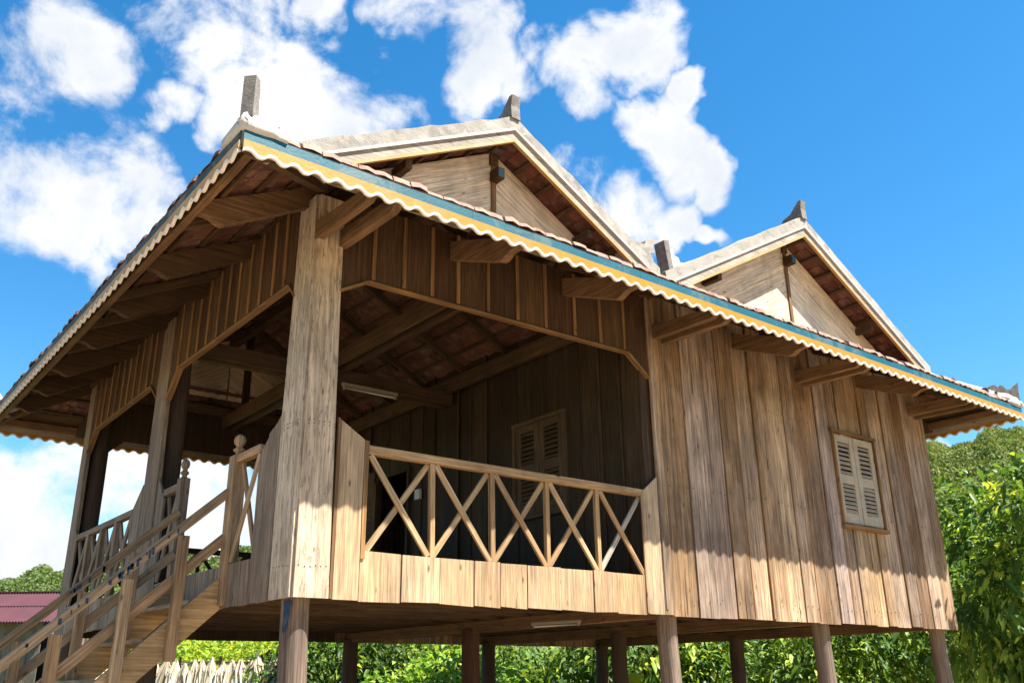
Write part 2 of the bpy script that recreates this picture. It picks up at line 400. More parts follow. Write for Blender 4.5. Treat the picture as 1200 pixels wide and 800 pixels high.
class MB:
    def __init__(self):
        self.v, self.f, self.gv, self.rnd, self.mi = [], [], [], [], []

    def add(self, verts, faces, gvs, r, mi=0):
        o = len(self.v)
        self.v += [tuple(p) for p in verts]
        self.gv += gvs
        self.rnd += [r] * len(verts)
        self.f += [tuple(i + o for i in f) for f in faces]
        self.mi += [mi] * len(faces)

    def prism(self, outline, fr, n0, n1, grain='v', r=None, mi=0, ch=0.0):
        """outline [(u,v)] in frame fr=(origin,U,V,N), extruded from n0 to n1"""
        O, U, V, Nn = fr
        area = sum(outline[i][0] * outline[(i + 1) % len(outline)][1] - outline[(i + 1) % len(outline)][0] * outline[i][1] for i in range(len(outline)))
        if area < 0:
            outline = outline[::-1]
        if U.cross(V).dot(Nn) < 0:
            outline = outline[::-1]
        if n1 < n0:
            n0, n1 = n1, n0
        r = random.random() if r is None else r
        off = (random.random() * 50, random.random() * 50, random.random() * 50)
        vs, gs, k = [], [], len(outline)
        for nn in (n0, n1):
            for (u, v) in outline:
                vs.append(O + U * u + V * v + Nn * nn)
                gs.append((u + off[0], v + off[1], nn + off[2]) if grain == 'v' else (v + off[0], u + off[1], nn + off[2]))
        fs = [tuple(range(k))[::-1], tuple(range(k, 2 * k))]
        fs += [(i, (i + 1) % k, (i + 1) % k + k, i + k) for i in range(k)]
        self.add(vs, fs, gs, r, mi)

    def box(self, c, ax, h, r=None, mi=0, ch=0.004):
        """chamfered box; grain along the longest half size"""
        a = [Vector(q).normalized() for q in ax]
        if a[0].cross(a[1]).dot(a[2]) < 0:
            a[2] = -a[2]
        ch = min(ch, min(h) * 0.45)
        li = max(range(3), key=lambda i: h[i])
        oth = [i for i in range(3) if i != li]
        r = random.random() if r is None else r
        off = (random.random() * 50, random.random() * 50, random.random() * 50)
        vs, gs, idx = [], [], {}
        c = Vector(c)
        for sx in (-1, 1):
            for sy in (-1, 1):
                for sz in (-1, 1):
                    s = (sx, sy, sz)
                    for k in range(3):
                        l = [s[i] * (h[i] if i == k else h[i] - ch) for i in range(3)]
                        idx[(s, k)] = len(vs)
                        vs.append(c + a[0] * l[0] + a[1] * l[1] + a[2] * l[2])
                        gs.append((l[oth[0]] + off[0], l[li] + off[1], l[oth[1]] + off[2]))
        fs = []

        def quad(ids):
            p = [vs[i] for i in ids]
            nrm = (p[1] - p[0]).cross(p[2] - p[0])
            mid = sum(p, Vector()) / len(p) - c
            fs.append(tuple(ids) if nrm.dot(mid) > 0 else tuple(ids[::-1]))
        sg = (-1, 1)
        for k in range(3):
            i, j = [q for q in range(3) if q != k]
            for s in sg:
                ids = []
                for (si, sj) in ((-1, -1), (1, -1), (1, 1), (-1, 1)):
                    t = [0, 0, 0]
                    t[k], t[i], t[j] = s, si, sj
                    ids.append(idx[(tuple(t), k)])
                quad(ids)
            for si in sg:
                for sj in sg:
                    t0, t1 = [0, 0, 0], [0, 0, 0]
                    t0[k], t0[i], t0[j] = -1, si, sj
                    t1[k], t1[i], t1[j] = 1, si, sj
                    quad([idx[(tuple(t0), i)], idx[(tuple(t1), i)], idx[(tuple(t1), j)], idx[(tuple(t0), j)]])
        for s in [(x, y, z) for x in sg for y in sg for z in sg]:
            quad([idx[(s, 0)], idx[(s, 1)], idx[(s, 2)]])
        self.add(vs, fs, gs, r, mi)

    def beam(self, p0, p1, w, h, up=Z, r=None, mi=0, ch=0.004):
        p0, p1 = Vector(p0), Vector(p1)
        d = (p1 - p0)
        L = d.length
        d.normalize()
        s = d.cross(Vector(up)).normalized()
        u = s.cross(d)
        self.box((p0 + p1) / 2, (d, s, u), (L / 2, w / 2, h / 2), r, mi, ch)

    def tube(self, pts, rad, n=12, r=None, mi=0, cap=True, wob=0.0):
        pts = [Vector(p) for p in pts]
        rr = rad if isinstance(rad, (list, tuple)) else [rad] * len(pts)
        r = random.random() if r is None else r
        off = random.random() * 50
        vs, gs, fs = [], [], []
        acc_ = 0
        ph = [random.random() * 6.28 for _ in range(4)]
        for i, p in enumerate(pts):
            d = (pts[min(i + 1, len(pts) - 1)] - pts[max(i - 1, 0)]).normalized()
            s = d.cross(Vector((0.13, 0.31, 1)) if abs(d.z) < 0.9 else Vector((1, 0.2, 0))).normalized()
            u = s.cross(d)
            if i:
                acc_ += (p - pts[i - 1]).length
            for k in range(n):
                a = 2 * math.pi * k / n
                q = rr[i] * (1 + wob * (math.sin(2 * a + ph[0] + acc_) + math.sin(3 * a + ph[1] + acc_ * 2.3) * 0.7))
                vs.append(p + (s * math.cos(a) + u * math.sin(a)) * q)
                gs.append((math.cos(a) * rr[0] * 2 + off, acc_ + off, math.sin(a) * rr[0] * 2 + off))
        for i in range(len(pts) - 1):
            for k in range(n):
                k2 = (k + 1) % n
                fs.append((i * n + k, (i + 1) * n + k, (i + 1) * n + k2, i * n + k2)[::-1])
        if cap:
            fs.append(tuple(range(n)))
            fs.append(tuple(range((len(pts) - 1) * n, len(pts) * n))[::-1])
        self.add(vs, fs, gs, r, mi)

    def build(self, name, mat, parent=None, smooth=False):
        me = bpy.data.meshes.new(name)
        off = Vector((0, 0, 0))
        p = parent
        while p is not None:
            off += p.location
            p = p.parent
        co = [(a[0] - off.x, a[1] - off.y, a[2] - off.z) for a in self.v]
        me.from_pydata(co, [], self.f)
        a = me.attributes.new('gv', 'FLOAT_VECTOR', 'POINT')
        a.data.foreach_set('vector', np.array(self.gv, dtype=np.float32).ravel())
        a = me.attributes.new('rnd', 'FLOAT', 'POINT')
        a.data.foreach_set('value', np.array(self.rnd, dtype=np.float32))
        mats = mat if isinstance(mat, (list, tuple)) else [mat]
        for q in mats:
            me.materials.append(q)
        if len(mats) > 1:
            me.polygons.foreach_set('material_index', np.array(self.mi, dtype=np.int32))
        if smooth:
            me.polygons.foreach_set('use_smooth', [True] * len(me.polygons))
        me.update()
        o = bpy.data.objects.new(name, me)
        scene.collection.objects.link(o)
        o.parent = parent
        return o


def tag(o, label=None, cat=None, group=None, kind=None):
    if label:
        o['label'] = label
    if cat:
        o['category'] = cat
    if group:
        o['group'] = group
    if kind:
        o['kind'] = kind
    return o


def empty(name, loc, label, cat, group=None):
    o = bpy.data.objects.new(name, None)
    o.empty_display_size = 0.3
    o.location = loc
    scene.collection.objects.link(o)
    return tag(o, label, cat, group)


def clip(poly, a, b, c):
    """keep the part of a polygon with a*u+b*v+c >= 0"""
    outp = []
    for i in range(len(poly)):
        p, q = poly[i], poly[(i + 1) % len(poly)]
        dp, dq = a * p[0] + b * p[1] + c, a * q[0] + b * q[1] + c
        if dp >= 0:
            outp.append(p)
        if (dp > 0 > dq) or (dp < 0 < dq):
            t = dp / (dp - dq)
            outp.append((p[0] + (q[0] - p[0]) * t, p[1] + (q[1] - p[1]) * t))
    return outp


def polyline(pts):
    def f(u):
        if u <= pts[0][0]:
            return pts[0][1]
        for (a, b), (c, d) in zip(pts, pts[1:]):
            if u <= c:
                return b + (d - b) * (u - a) / (c - a)
        return pts[-1][1]
    f.brk = [p[0] for p in pts]
    return f


def boards(mb, edges, vb, vt, fr, n0, th=0.022, gap=0.004, jit=0.008, grain='v', lap=True):
    """upright boards between successive edges; vb / vt are polylines (or numbers) giving bottom and top"""
    fb = vb if callable(vb) else polyline([(-99, vb), (99, vb)])
    ft = vt if callable(vt) else polyline([(-99, vt), (99, vt)])
    for i, (a, b) in enumerate(zip(edges, edges[1:])):
        a2, b2 = a + gap / 2, b - gap / 2
        us = sorted([a2, b2] + [q for q in fb.brk if a2 < q < b2])
        ut = sorted([a2, b2] + [q for q in ft.brk if a2 < q < b2])
        dj = random.uniform(-0.006, 0.004) if not callable(vb) else 0.0
        pol = [(u, fb(u) + dj) for u in us] + [(u, ft(u)) for u in ut[::-1]]
        j = (random.random() * jit + (jit if lap and i % 2 else 0))
        mb.prism(pol, fr, n0 + j, n0 + j + th, grain)


def spaced(a, b, w, jit=0.15):
    n = max(1, round((b - a) / w))
    e = [a + (b - a) * i / n for i in range(n + 1)]
    return [e[0]] + [q + random.uniform(-jit, jit) * w for q in e[1:-1]] + [e[-1]]


FR = (Vector((0, 0, 0)), X, Z, -Y)           # front (right-hand) facade: u = x, v = z, n towards the camera
FL = (Vector((0, 0, 0)), Y, Z, -X)           # left facade: u = y
ZB, ZS, ZR = 2.2, 2.57, 3.42                  # bottom of skirt, top of skirt, top of rail
LX, WY = 9.78, 6.9

# ================================================================== setting: ground, hills
g = MB()
g.add([(-700, -700, 0), (900, -700, 0), (900, 900, 0), (-700, 900, 0)], [(0, 1, 2, 3)], [(0, 0, 0)] * 4, 0.5)
tag(g.build('ground', M['ground']), kind='structure')
g = MB()
g.add([(-40, -60, 0.004), (45, -60, 0.004), (45, -2, 0.004), (16, 2.5, 0.004), (11, 7, 0.004), (2, 8.6, 0.004), (-6, 14, 0.004), (-40, 16, 0.004)], [tuple(range(8))], [(0, 0, 0)] * 8, 0.5)
tag(g.build('yard', M['yard']), kind='structure')


def hill_h(az, r):
    """height of the ridge in direction az (degrees from +X, seen from the house)"""
    e = np.interp(az, [-30, 0, 12, 22, 27, 34, 45, 55, 62, 67, 72, 76, 79.5, 82, 86, 92, 100, 115, 140], [3, 9, 13.0, 13.4, 12.8, 11.0, 9.6, 9.2, 9.0, 8.2, 7.6, 7.2, 6.4, 6.1, 6.0, 5.4, 4.6, 3, 2])
    e = e + 0.25 * np.sin(az * 1.7) + 0.15 * np.sin(az * 4.1)
    top = np.tan(np.radians(e)) * 205 - 3.5
    s = np.clip((r - 95) / 110.0, 0, 1)
    s = s * s * (3 - 2 * s)
    back = np.clip((r - 215) / 140.0, 0, 1)
    return top * s * (1 - 0.55 * back) - 0.6 * (1 - np.clip((r - 90) / 10, 0, 1))


azs = np.linspace(-30, 140, 120)
rs = np.concatenate([np.linspace(88, 215, 26), np.linspace(230, 380, 8)])
hv, hf = [], []
for r_ in rs:
    for a_ in azs:
        h = float(hill_h(a_, r_)) + 0.5 * math.sin(r_ * 0.15 + a_)
        hv.append((CAM.x + r_ * math.cos(R(a_)), CAM.y + r_ * math.sin(R(a_)), h))
na = len(azs)
for i in range(len(rs) - 1):
    for j in range(na - 1):
        hf.append((i * na + j, (i + 1) * na + j, (i + 1) * na + j + 1, i * na + j + 1)[::-1])
hm = MB()
hm.add(hv, hf, [(0, 0, 0)] * len(hv), 0.5)
tag(hm.build('hills', M['hill'], smooth=True), kind='structure')


# ------------------------------------------------------------------ foliage made of leaf faces (numpy)
def leaf_mesh(name, mat, P, D, Nn, L, Wd, rn, parent=None, seg=2, droop=0.25):
    """P base points, D leaf direction, Nn approx. normal, L length, Wd width (arrays)"""
    n = len(P)
    D = D / np.linalg.norm(D, axis=1, keepdims=True)
    S_ = np.cross(D, Nn)
    S_ /= np.linalg.norm(S_, axis=1, keepdims=True) + 1e-9
    U_ = np.cross(S_, D)
    L = L[:, None]
    Wd = Wd[:, None]
    if seg == 2:
        t = [0.0, 0.32, 0.7, 1.0]
        wv = [0.0, 0.5, 0.4, 0.0]
        dz = [0, 0.02, -droop * 0.35, -droop]
        mid = [P + D * L * t[i] + np.array([0, 0, 1.0]) * L * dz[i] for i in range(4)]
        pts = [mid[0], mid[1] + S_ * Wd * wv[1] + U_ * Wd * 0.16, mid[2] + S_ * Wd * wv[2] + U_ * Wd * 0.12, mid[3],
               mid[2] - S_ * Wd * wv[2] + U_ * Wd * 0.12, mid[1] - S_ * Wd * wv[1] + U_ * Wd * 0.16, mid[1], mid[2]]
        fc = [(0, 6, 1), (6, 7, 2, 1), (7, 3, 2), (0, 5, 6), (6, 5, 4, 7), (7, 4, 3)]
    else:
        pts = [P, P + D * L * 0.45 + S_ * Wd * 0.5 + U_ * Wd * 0.15, P + D * L - np.array([0, 0, 1.0]) * L * droop, P + D * L * 0.45 - S_ * Wd * 0.5 + U_ * Wd * 0.15]
        fc = [(0, 2, 1), (0, 3, 2)]
    k = len(pts)
    V = np.stack(pts, axis=1).reshape(-1, 3)
    off = np.zeros(3)
    p = parent
    while p is not None:
        off += np.array(p.location)
        p = p.parent
    V = V - off
    lens = np.array([len(f) for f in fc])
    loops = np.concatenate([np.array(f) for f in fc])
    allloops = (loops[None, :] + (np.arange(n) * k)[:, None]).ravel().astype(np.int32)
    starts = np.concatenate([[0], np.cumsum(lens)[:-1]])
    nl = lens.sum()
    allst = (starts[None, :] + (np.arange(n) * nl)[:, None]).ravel().astype(np.int32)
    me = bpy.data.meshes.new(name)
    me.vertices.add(len(V))
    me.vertices.foreach_set('co', V.astype(np.float32).ravel())
    me.loops.add(len(allloops))
    me.loops.foreach_set('vertex_index', allloops)
    me.polygons.add(len(allst))
    me.polygons.foreach_set('loop_start', allst)
    a = me.attributes.new('rnd', 'FLOAT', 'POINT')
    a.data.foreach_set('value', np.repeat(rn, k).astype(np.float32))
    me.materials.append(mat)
    me.update(calc_edges=True)
    o = bpy.data.objects.new(name, me)
    scene.collection.objects.link(o)
    o.parent = parent
    return o


def unit(n):
    v = rng.normal(size=(n, 3))
    return v / np.linalg.norm(v, axis=1, keepdims=True)


def crown_leaves(lobes, nclump, per, clump_r, L, Wf, hang=0.5, shell=0.55):
    """leaf tufts through the volume of several overlapping lobes (centre, radii)"""
    vol = np.array([l[1][0] * l[1][1] * l[1][2] for l in lobes]) ** 0.67
    which = rng.choice(len(lobes), nclump, p=vol / vol.sum())
    C = np.array([l[0] for l in lobes])[which]
    Rr = np.array([l[1] for l in lobes])[which]
    d = unit(nclump)
    rad = shell + (1 - shell) * rng.random(nclump) ** 0.6
    rad = rad * (1 + 0.16 * np.sin(d[:, 0] * 5 + C[:, 0]) * np.sin(d[:, 2] * 6 + C[:, 1]))
    P = C + d * Rr * rad[:, None]
    P[:, 2] = np.maximum(P[:, 2], 0.05)
    tone = rng.random(nclump)
    out_d = d + np.array([0, 0, -hang * 0.6])
    Pn = np.repeat(P, per, 0) + rng.normal(size=(nclump * per, 3)) * clump_r
    Dn = np.repeat(out_d, per, 0) * 0.7 + unit(nclump * per) * 0.8 + np.array([0, 0, -hang])
    Nn = unit(nclump * per) * 0.7 + np.array([0, 0, 1.0])
    n = nclump * per
    Ln = L * (0.45 + 0.85 * rng.random(n) ** 1.3) * np.repeat(rng.uniform(0.75, 1.25, nclump), per)
    rn = np.clip(np.repeat(tone, per) * 0.78 + rng.random(n) * 0.34 - 0.05, 0, 1)
    return Pn, Dn, Nn, Ln, Ln * Wf, rn


def tree(name, label, cat, base, height, lobes, leaf, nclump, per, L, Wf=0.38, clump_r=0.16, hang=0.5, group=None, trunk_r=0.12, seg=2, shell=0.5, limbs=5):
    root = empty(name, base, label, cat, group)
    b0 = Vector(base)
    tm = MB()
    top = b0 + Vector((random.uniform(-.2, .2), random.uniform(-.2, .2), height * 0.72))
    midp = b0 + Vector((random.uniform(-.15, .15), random.uniform(-.15, .15), height * 0.35))
    tm.tube([b0 - Z * 0.1, b0 + Z * height * 0.12, midp, top], [trunk_r * 1.3, trunk_r, trunk_r * 0.8, trunk_r * 0.35], 10, wob=0.04)
    for k in range(limbs):
        l = lobes[k % len(lobes)]
        st = b0.lerp(top, random.uniform(0.3, 0.85))
        en = Vector(l[0]) + Vector(tuple(unit(1)[0] * np.array(l[1]) * 0.7))
        md = st.lerp(en, 0.5) + Vector((0, 0, 0.12))
        tm.tube([st, md, en], [trunk_r * 0.42, trunk_r * 0.28, trunk_r * 0.1], 7)
    tm.build('trunk', M['bark'], root, smooth=True)
    P, D, Nn, Ln, Wd, rn = crown_leaves(lobes, nclump, per, clump_r, L, Wf, hang, shell)
    leaf_mesh('crown', leaf, P, D, Nn, Ln, Wd, rn, root, seg)
    return root


# forest on the hills: one mass of leaf clumps, crown by crown
nt = 17000
fa = np.concatenate([rng.uniform(17, 37, nt // 2), rng.uniform(56, 92, nt - nt // 2)])
fr_ = 96 + 122 * rng.random(nt) ** 0.8
fh = hill_h(fa, fr_)
C0 = np.stack([CAM.x + fr_ * np.cos(np.radians(fa)), CAM.y + fr_ * np.sin(np.radians(fa)), fh + 0.6], axis=1)
per = 24
dd = unit(nt * per)
dd[:, 2] = np.abs(dd[:, 2]) * 1.0
szt = rng.uniform(0.6, 1.5, nt)
Pf = np.repeat(C0, per, 0) + dd * np.repeat(szt, per)[:, None] * np.array([1, 1, 0.8])
leaf_f = leaf_mesh('forest', M['forest'], Pf, unit(nt * per) + dd * 0.5, dd + unit(nt * per) * 0.5, rng.uniform(0.35, 0.75, nt * per), rng.uniform(0.3, 0.55, nt * per),
                   np.clip(np.repeat(rng.random(nt) * np.where(fa > 50, 0.5, 1.0), per) * 0.65 + rng.random(nt * per) * np.repeat(np.where(fa > 50, 0.2, 0.35), per), 0, 1), None, 1)
tag(leaf_f, 'green forest covering the far hillside behind the house', 'forest', kind='stuff')

# ================================================================== THE HOUSE
H = empty('wooden_house', (4.9, 3.45, 0.0), 'weathered wooden stilt house with tiled twin gabled roof and open veranda', 'house')


def part(mb, name, mat, parent=None, **kw):
    return mb.build(name, mat, parent or H, **kw)


# ---- posts under the floor
PX = [0.13, 4.22, 6.88, 9.55]
PY = [0.13, 3.6, 6.78]
for i, x in enumerate(PX):
    for j, y in enumerate(PY):
        pm = MB()
        veranda = i == 0 or (i == 1 and j == 0)
        top = 2.24 if not (i == 0 and j > 0) else 5.5
        xx = x + (0.03 if i == 0 and j > 0 else 0)
        yy = y + (0.06 if j == 0 else 0.08 if (i == 0 and j == 1) else 0)
        rr = 0.105 if j == 0 else 0.115
        nseg = 9
        pts = [(xx + 0.006 * math.sin(k * 1.3 + i), yy + 0.006 * math.cos(k * 1.7 + j), -0.3 + (top + 0.3) * k / (nseg - 1)) for k in range(nseg)]
        pm.tube(pts, [rr * (1.08 - 0.10 * k / (nseg - 1)) for k in range(nseg)], 20, r=0.55 if j == 0 else 0.2, wob=0.022)
        mat = M['post'] if j == 0 else (M['redpost'] if (i == 1 and j == 1) else M['darkpost'])
        po = part(pm, 'stilt_post', mat, smooth=True)
        if i == 0 and j == 0:
            tag(po, 'round stilt post with a smear of blue paint')
            bl = MB()
            seg = 9
            a0 = R(188)
            prev = None
            vs, fs = [], []
            for k in range(8):
                z = 2.185 - k * 0.03
                for s_ in range(seg):
                    a = a0 + R(40) * (s_ / (seg - 1)) * (1 - 0.06 * k + 0.08 * math.sin(k * 2.1)) + (0.05 * k if s_ == 0 else 0)
                    vs.append((xx + (rr * 1.012 + 0.004) * math.cos(a), yy + (rr * 1.012 + 0.004) * math.sin(a), z - (0.03 * math.sin(s_ * 2.3) if k == 7 else 0)))
            for k in range(7):
                for s_ in range(seg - 1):
                    fs.append((k * seg + s_, (k + 1) * seg + s_, (k + 1) * seg + s_ + 1, k * seg + s_ + 1))
            bl.add(vs, fs, [(0, 0, 0)] * len(vs), 0.5)
            part(bl, 'paint_smear', M['bluepaint'], po, smooth=True)
        elif i == 1 and j == 1:
            tag(po, 'reddish brown stilt post')

# ---- floor: boards on joists on beams
fd = MB()
e = spaced(0.03, 9.74, 0.2)
for a, b_ in zip(e, e[1:]):
    fd.box(((a + b_) / 2, WY / 2, 2.435), (X, Y, Z), ((b_ - a) / 2 - 0.004, WY / 2 - 0.03, 0.014))
part(fd, 'floor_deck', M['dark'])
for k in range(13):
    y = 0.28 + k * 0.535
    jm = MB()
    jm.beam((0.04, y, 2.376), (9.72, y, 2.376), 0.06, 0.085)
    part(jm, 'floor_joist', M['beam'])
for x in PX[1:]:
    fm = MB()
    fm.beam((x, 0.08, 2.262), (x, WY - 0.06, 2.262), 0.1, 0.14)
    part(fm, 'floor_beam', M['bracket'])

# ---- front wall of the closed room
wl = MB()
edges = [4.11, 4.5, 4.82, 5.11, 5.4, 5.74, 6.06, 6.33, 6.59, 7.02, 7.3, 7.52, 7.79, 8.05, 8.26, 8.59, 8.87, 9.15, 9.47, 9.78]
WINX0, WINX1, WINZ0, WINZ1 = 7.32, 8.24, 3.42, 4.56
for a, b_ in zip(edges, edges[1:]):
    j = random.random() * 0.006 + (0.015 if edges.index(a) % 2 else 0)
    zb = ZB + random.uniform(-0.012, 0.004)
    tone = (0.13 + 0.618 * edges.index(a)) % 1.0
    if WINX0 < (a + b_) / 2 < WINX1:
        for z0, z1 in ((zb, WINZ0), (WINZ1, 5.66)):
            wl.prism([(a + 0.006, z0), (b_ - 0.006, z0), (b_ - 0.006, z1), (a + 0.006, z1)], FR, -0.02 + j, 0.002 + j, r=tone)
    else:
        wl.prism([(a + 0.006 + random.uniform(-.003, .004), zb), (b_ - 0.006, zb), (b_ - 0.006 + random.uniform(-.004, .004), 5.66), (a + 0.006 + random.uniform(-.003, .005), 5.66)], FR, -0.02 + j, 0.002 + j, r=tone)
fw_ = part(wl, 'front_wall', M['wall'])
nw = MB()
for a, b_ in zip(edges, edges[1:]):
    for z in (2.36, 3.52, 4.62):
        if WINX0 - .05 < (a + b_) / 2 < WINX1 and WINZ0 - .1 < z < WINZ1:
            continue
        for u in (a + 0.045, (a + b_) / 2, b_ - 0.045):
            if random.random() < 0.55:
                nw.box((u + random.uniform(-.012, .012), -0.0275, z + random.uniform(-.02, .02)), (X, Z, Y), (0.0042, 0.0045, 0.004), ch=0.001)
part(nw, 'nail', M['darkpost'], fw_)
bt = MB()
for q in edges[1:-1]:
    if WINX0 + 0.03 < q < WINX1 - 0.03:
        continue
    if random.random() < 0.5:
        w_ = random.uniform(0.006, 0.013)
        bt.box((q + random.uniform(-.01, .01), -0.017, (ZB + 5.6) / 2), (X, Z, Y), (w_, (5.6 - ZB) / 2 - 0.01, 0.009), ch=0.003)
part(bt, 'cover_strip', M['batten'])
ck = MB()
for q, z0, z1 in ((4.3, 2.21, 2.75), (4.66, 4.6, 5.3), (5.25, 2.2, 2.62), (5.9, 3.9, 4.4), (6.2, 2.2, 2.9), (6.8, 4.9, 5.5), (8.4, 2.2, 2.7), (8.7, 4.2, 4.8), (9.3, 2.21, 2.55), (2.1, 2.2, 2.34), (1.1, 2.2, 2.3)):
    ck.prism([(q - 0.004, z0), (q + 0.005, z0), (q + 0.002, (z0 + z1) / 2), (q + 0.012, z1), (q - 0.003, (z0 + z1) / 2)], FR, 0.0232, 0.0245)
part(ck, 'board_crack', M['void'], fw_)
# backing so no light comes through the joints
bk = MB()
for (x0, x1, z0, z1) in ((3.99, WINX0, 2.24, 5.62), (WINX1, 9.74, 2.24, 5.62), (WINX0, WINX1, 2.24, WINZ0), (WINX0, WINX1, WINZ1, 5.62)):
    bk.box(((x0 + x1) / 2, 0.04, (z0 + z1) / 2), (X, Y, Z), ((x1 - x0) / 2, 0.012, (z1 - z0) / 2), ch=0.0)
part(bk, 'wall_lining', M['void'])
# jamb plank beside the veranda opening
jb = MB()
boards(jb, [3.975, 4.11], ZB, 5.66, FR, 0.0, 0.024)
jb.box((4.0, -0.03, 3.75), (X, Z, Y), (0.014, 1.5, 0.008))
part(jb, 'jamb_plank', M['wall'])
# tall boards filling the bottom corner of the opening
cb = MB()
boards(cb, [3.73, 3.97], ZB, polyline([(3.0, 3.41), (3.76, 3.41), (3.97, 3.575)]), FR, 0.0, 0.022)
cb.box((3.735, -0.026, 2.81), (X, Z, Y), (0.016, 0.6, 0.007))
part(cb, 'corner_board', M['skirt'])
cb = MB()
cb.box((3.925, 0.028, 4.0), (X, Z, Y), (0.075, 1.6, 0.01))
part(cb, 'corner_board', M['dark'])
cb = MB()
cb.box((0.4, 0.03, 2.85), (X, Z, Y), (0.17, 0.58, 0.008))
cb.box((0.03, 0.52, 2.85), (Y, Z, X), (0.24, 0.58, 0.008))
part(cb, 'backing_board', M['dark'])

# ---- louvred shutters


def louvre_leaf(fr, u0, u1, v0, v1, mat, name, parent, n):
    sm = MB()
    O, U, V, Nn = fr
    st = 0.085 * (u1 - u0) / 0.42
    mid = v0 + (v1 - v0) * 0.5
    rails = [(v0, v0 + 0.13), (mid - 0.065, mid + 0.055), (v1 - 0.09, v1)]

    def bx(a, b_, c, d, n0, n1, r=0.4):
        sm.box(O + U * (a + b_) / 2 + V * (c + d) / 2 + Nn * (n0 + n1) / 2, (U, V, Nn), ((b_ - a) / 2, (d - c) / 2, (n1 - n0) / 2), r)
    bx(u0, u0 + st, v0, v1, n, n + 0.03)
    bx(u1 - st, u1, v0, v1, n, n + 0.03)
    for (a, b_) in rails:
        bx(u0 + st + 0.001, u1 - st - 0.001, a, b_, n + 0.002, n + 0.028)
    for (a, b_) in ((rails[0][1], rails[1][0]), (rails[1][1], rails[2][0])):
        k = 7
        for i in range(k):
            z = a + (b_ - a) * (i + 0.5) / k
            c = O + U * (u0 + u1) / 2 + V * z + Nn * (n + 0.013)
            vv = (V * 0.8 + Nn * (-0.55 + random.uniform(-.14, .14)) + U * random.uniform(-.01, .01)).normalized()
            vv = (vv - U * vv.dot(U)).normalized()
            sm.box(c, (U, vv, U.cross(vv)), ((u1 - u0) / 2 - st - 0.002, 0.026, 0.004), 0.5, ch=0.001)
    return sm.build(name, mat, parent)


wn = MB()
for (u0, u1, v0, v1) in ((WINX0 - 0.035, WINX0, WINZ0 - 0.02, WINZ1 + 0.02), (WINX1, WINX1 + 0.035, WINZ0 - 0.02, WINZ1 + 0.02)):
    wn.box(((u0 + u1) / 2, -0.03, (v0 + v1) / 2), (X, Z, Y), ((u1 - u0) / 2, (v1 - v0) / 2, 0.03))
wn.box(((WINX0 + WINX1) / 2, -0.032, WINZ1 + 0.04), (X, Y, Z), ((WINX1 - WINX0) / 2 + 0.06, 0.036, 0.02))
win = part(wn, 'window', M['batten'])
sl = MB()
sl.box(((WINX0 + WINX1) / 2, -0.038, WINZ0 - 0.05), (X, Y, Z), ((WINX1 - WINX0) / 2 + 0.045, 0.038, 0.026))
part(sl, 'window_sill', M['batten'], win)
xm = (WINX0 + WINX1) / 2
louvre_leaf(FR, WINX0 + 0.004, xm - 0.003, WINZ0, WINZ1, M['shutter'], 'shutter_leaf', win, 0.0)
louvre_leaf(FR, xm + 0.003, WINX1 - 0.004, WINZ0, WINZ1, M['shutter'], 'shutter_leaf', win, 0.004)
hv_ = MB()
hv_.box((xm, 0.05, (WINZ0 + WINZ1) / 2), (X, Z, Y), ((WINX1 - WINX0) / 2, (WINZ1 - WINZ0) / 2, 0.004), ch=0)
part(hv_, 'window_backing', M['void'], win)
hg = MB()
for z in (3.68, 4.36):
    hg.box((WINX0 + 0.006, -0.034, z), (X, Z, Y), (0.012, 0.03, 0.004), ch=0.001)
    hg.box((WINX1 - 0.006, -0.038, z - 0.04), (X, Z, Y), (0.012, 0.03, 0.004), ch=0.001)
part(hg, 'hinge', M['darkpost'], win)

# ---- veranda front: corner column, skirt, header, railing
cc = MB()
cc.prism([(0.0, ZB), (0.288, ZB), (0.24, 4.7), (0.235, 5.55), (0.0, 5.55)], FR, -0.004, 0.024, r=0.35)
cc.prism([(0.0, ZB), (0.355, ZB), (0.365, 3.6), (0.33, 4.6), (0.3, 5.55), (0.0, 5.55)], FL, 0.0, 0.026, r=0.8)
col = part(cc, 'corner_column', M['column'])
nl_ = MB()
for z in (2.43, 3.52, 3.55):
    for k in range(6):
        nl_.box((0.03 + k * 0.045, -0.025, z + random.uniform(-.008, .008)), (X, Z, Y), (0.004, 0.004, 0.003), ch=0.001)
        nl_.box((-0.027, 0.04 + k * 0.05, z + random.uniform(-.008, .008)), (Y, Z, X), (0.004, 0.004, 0.003), ch=0.001)
part(nl_, 'nail', M['darkpost'], col)

wb = MB()
boards(wb, [0.315, 0.535], ZB, polyline([(0.25, 3.63), (0.54, 3.455), (0.6, 3.455)]), FR, 0.0, 0.022, lap=False)
part(wb, 'wing_board', M['skirt'])
st_ = MB()
st_.prism([(0.29, ZB), (0.314, ZB), (0.314, 3.595), (0.29, 3.61)], FR, 0.002, 0.03, r=0.0)
part(st_, 'cover_strip', M['batten'])
st_ = MB()
st_.prism([(0.537, ZS - 0.06), (0.575, ZS - 0.06), (0.575, 3.452), (0.537, 3.455)], FR, 0.004, 0.034, r=1.0)
part(st_, 'cover_strip', M['batten'])

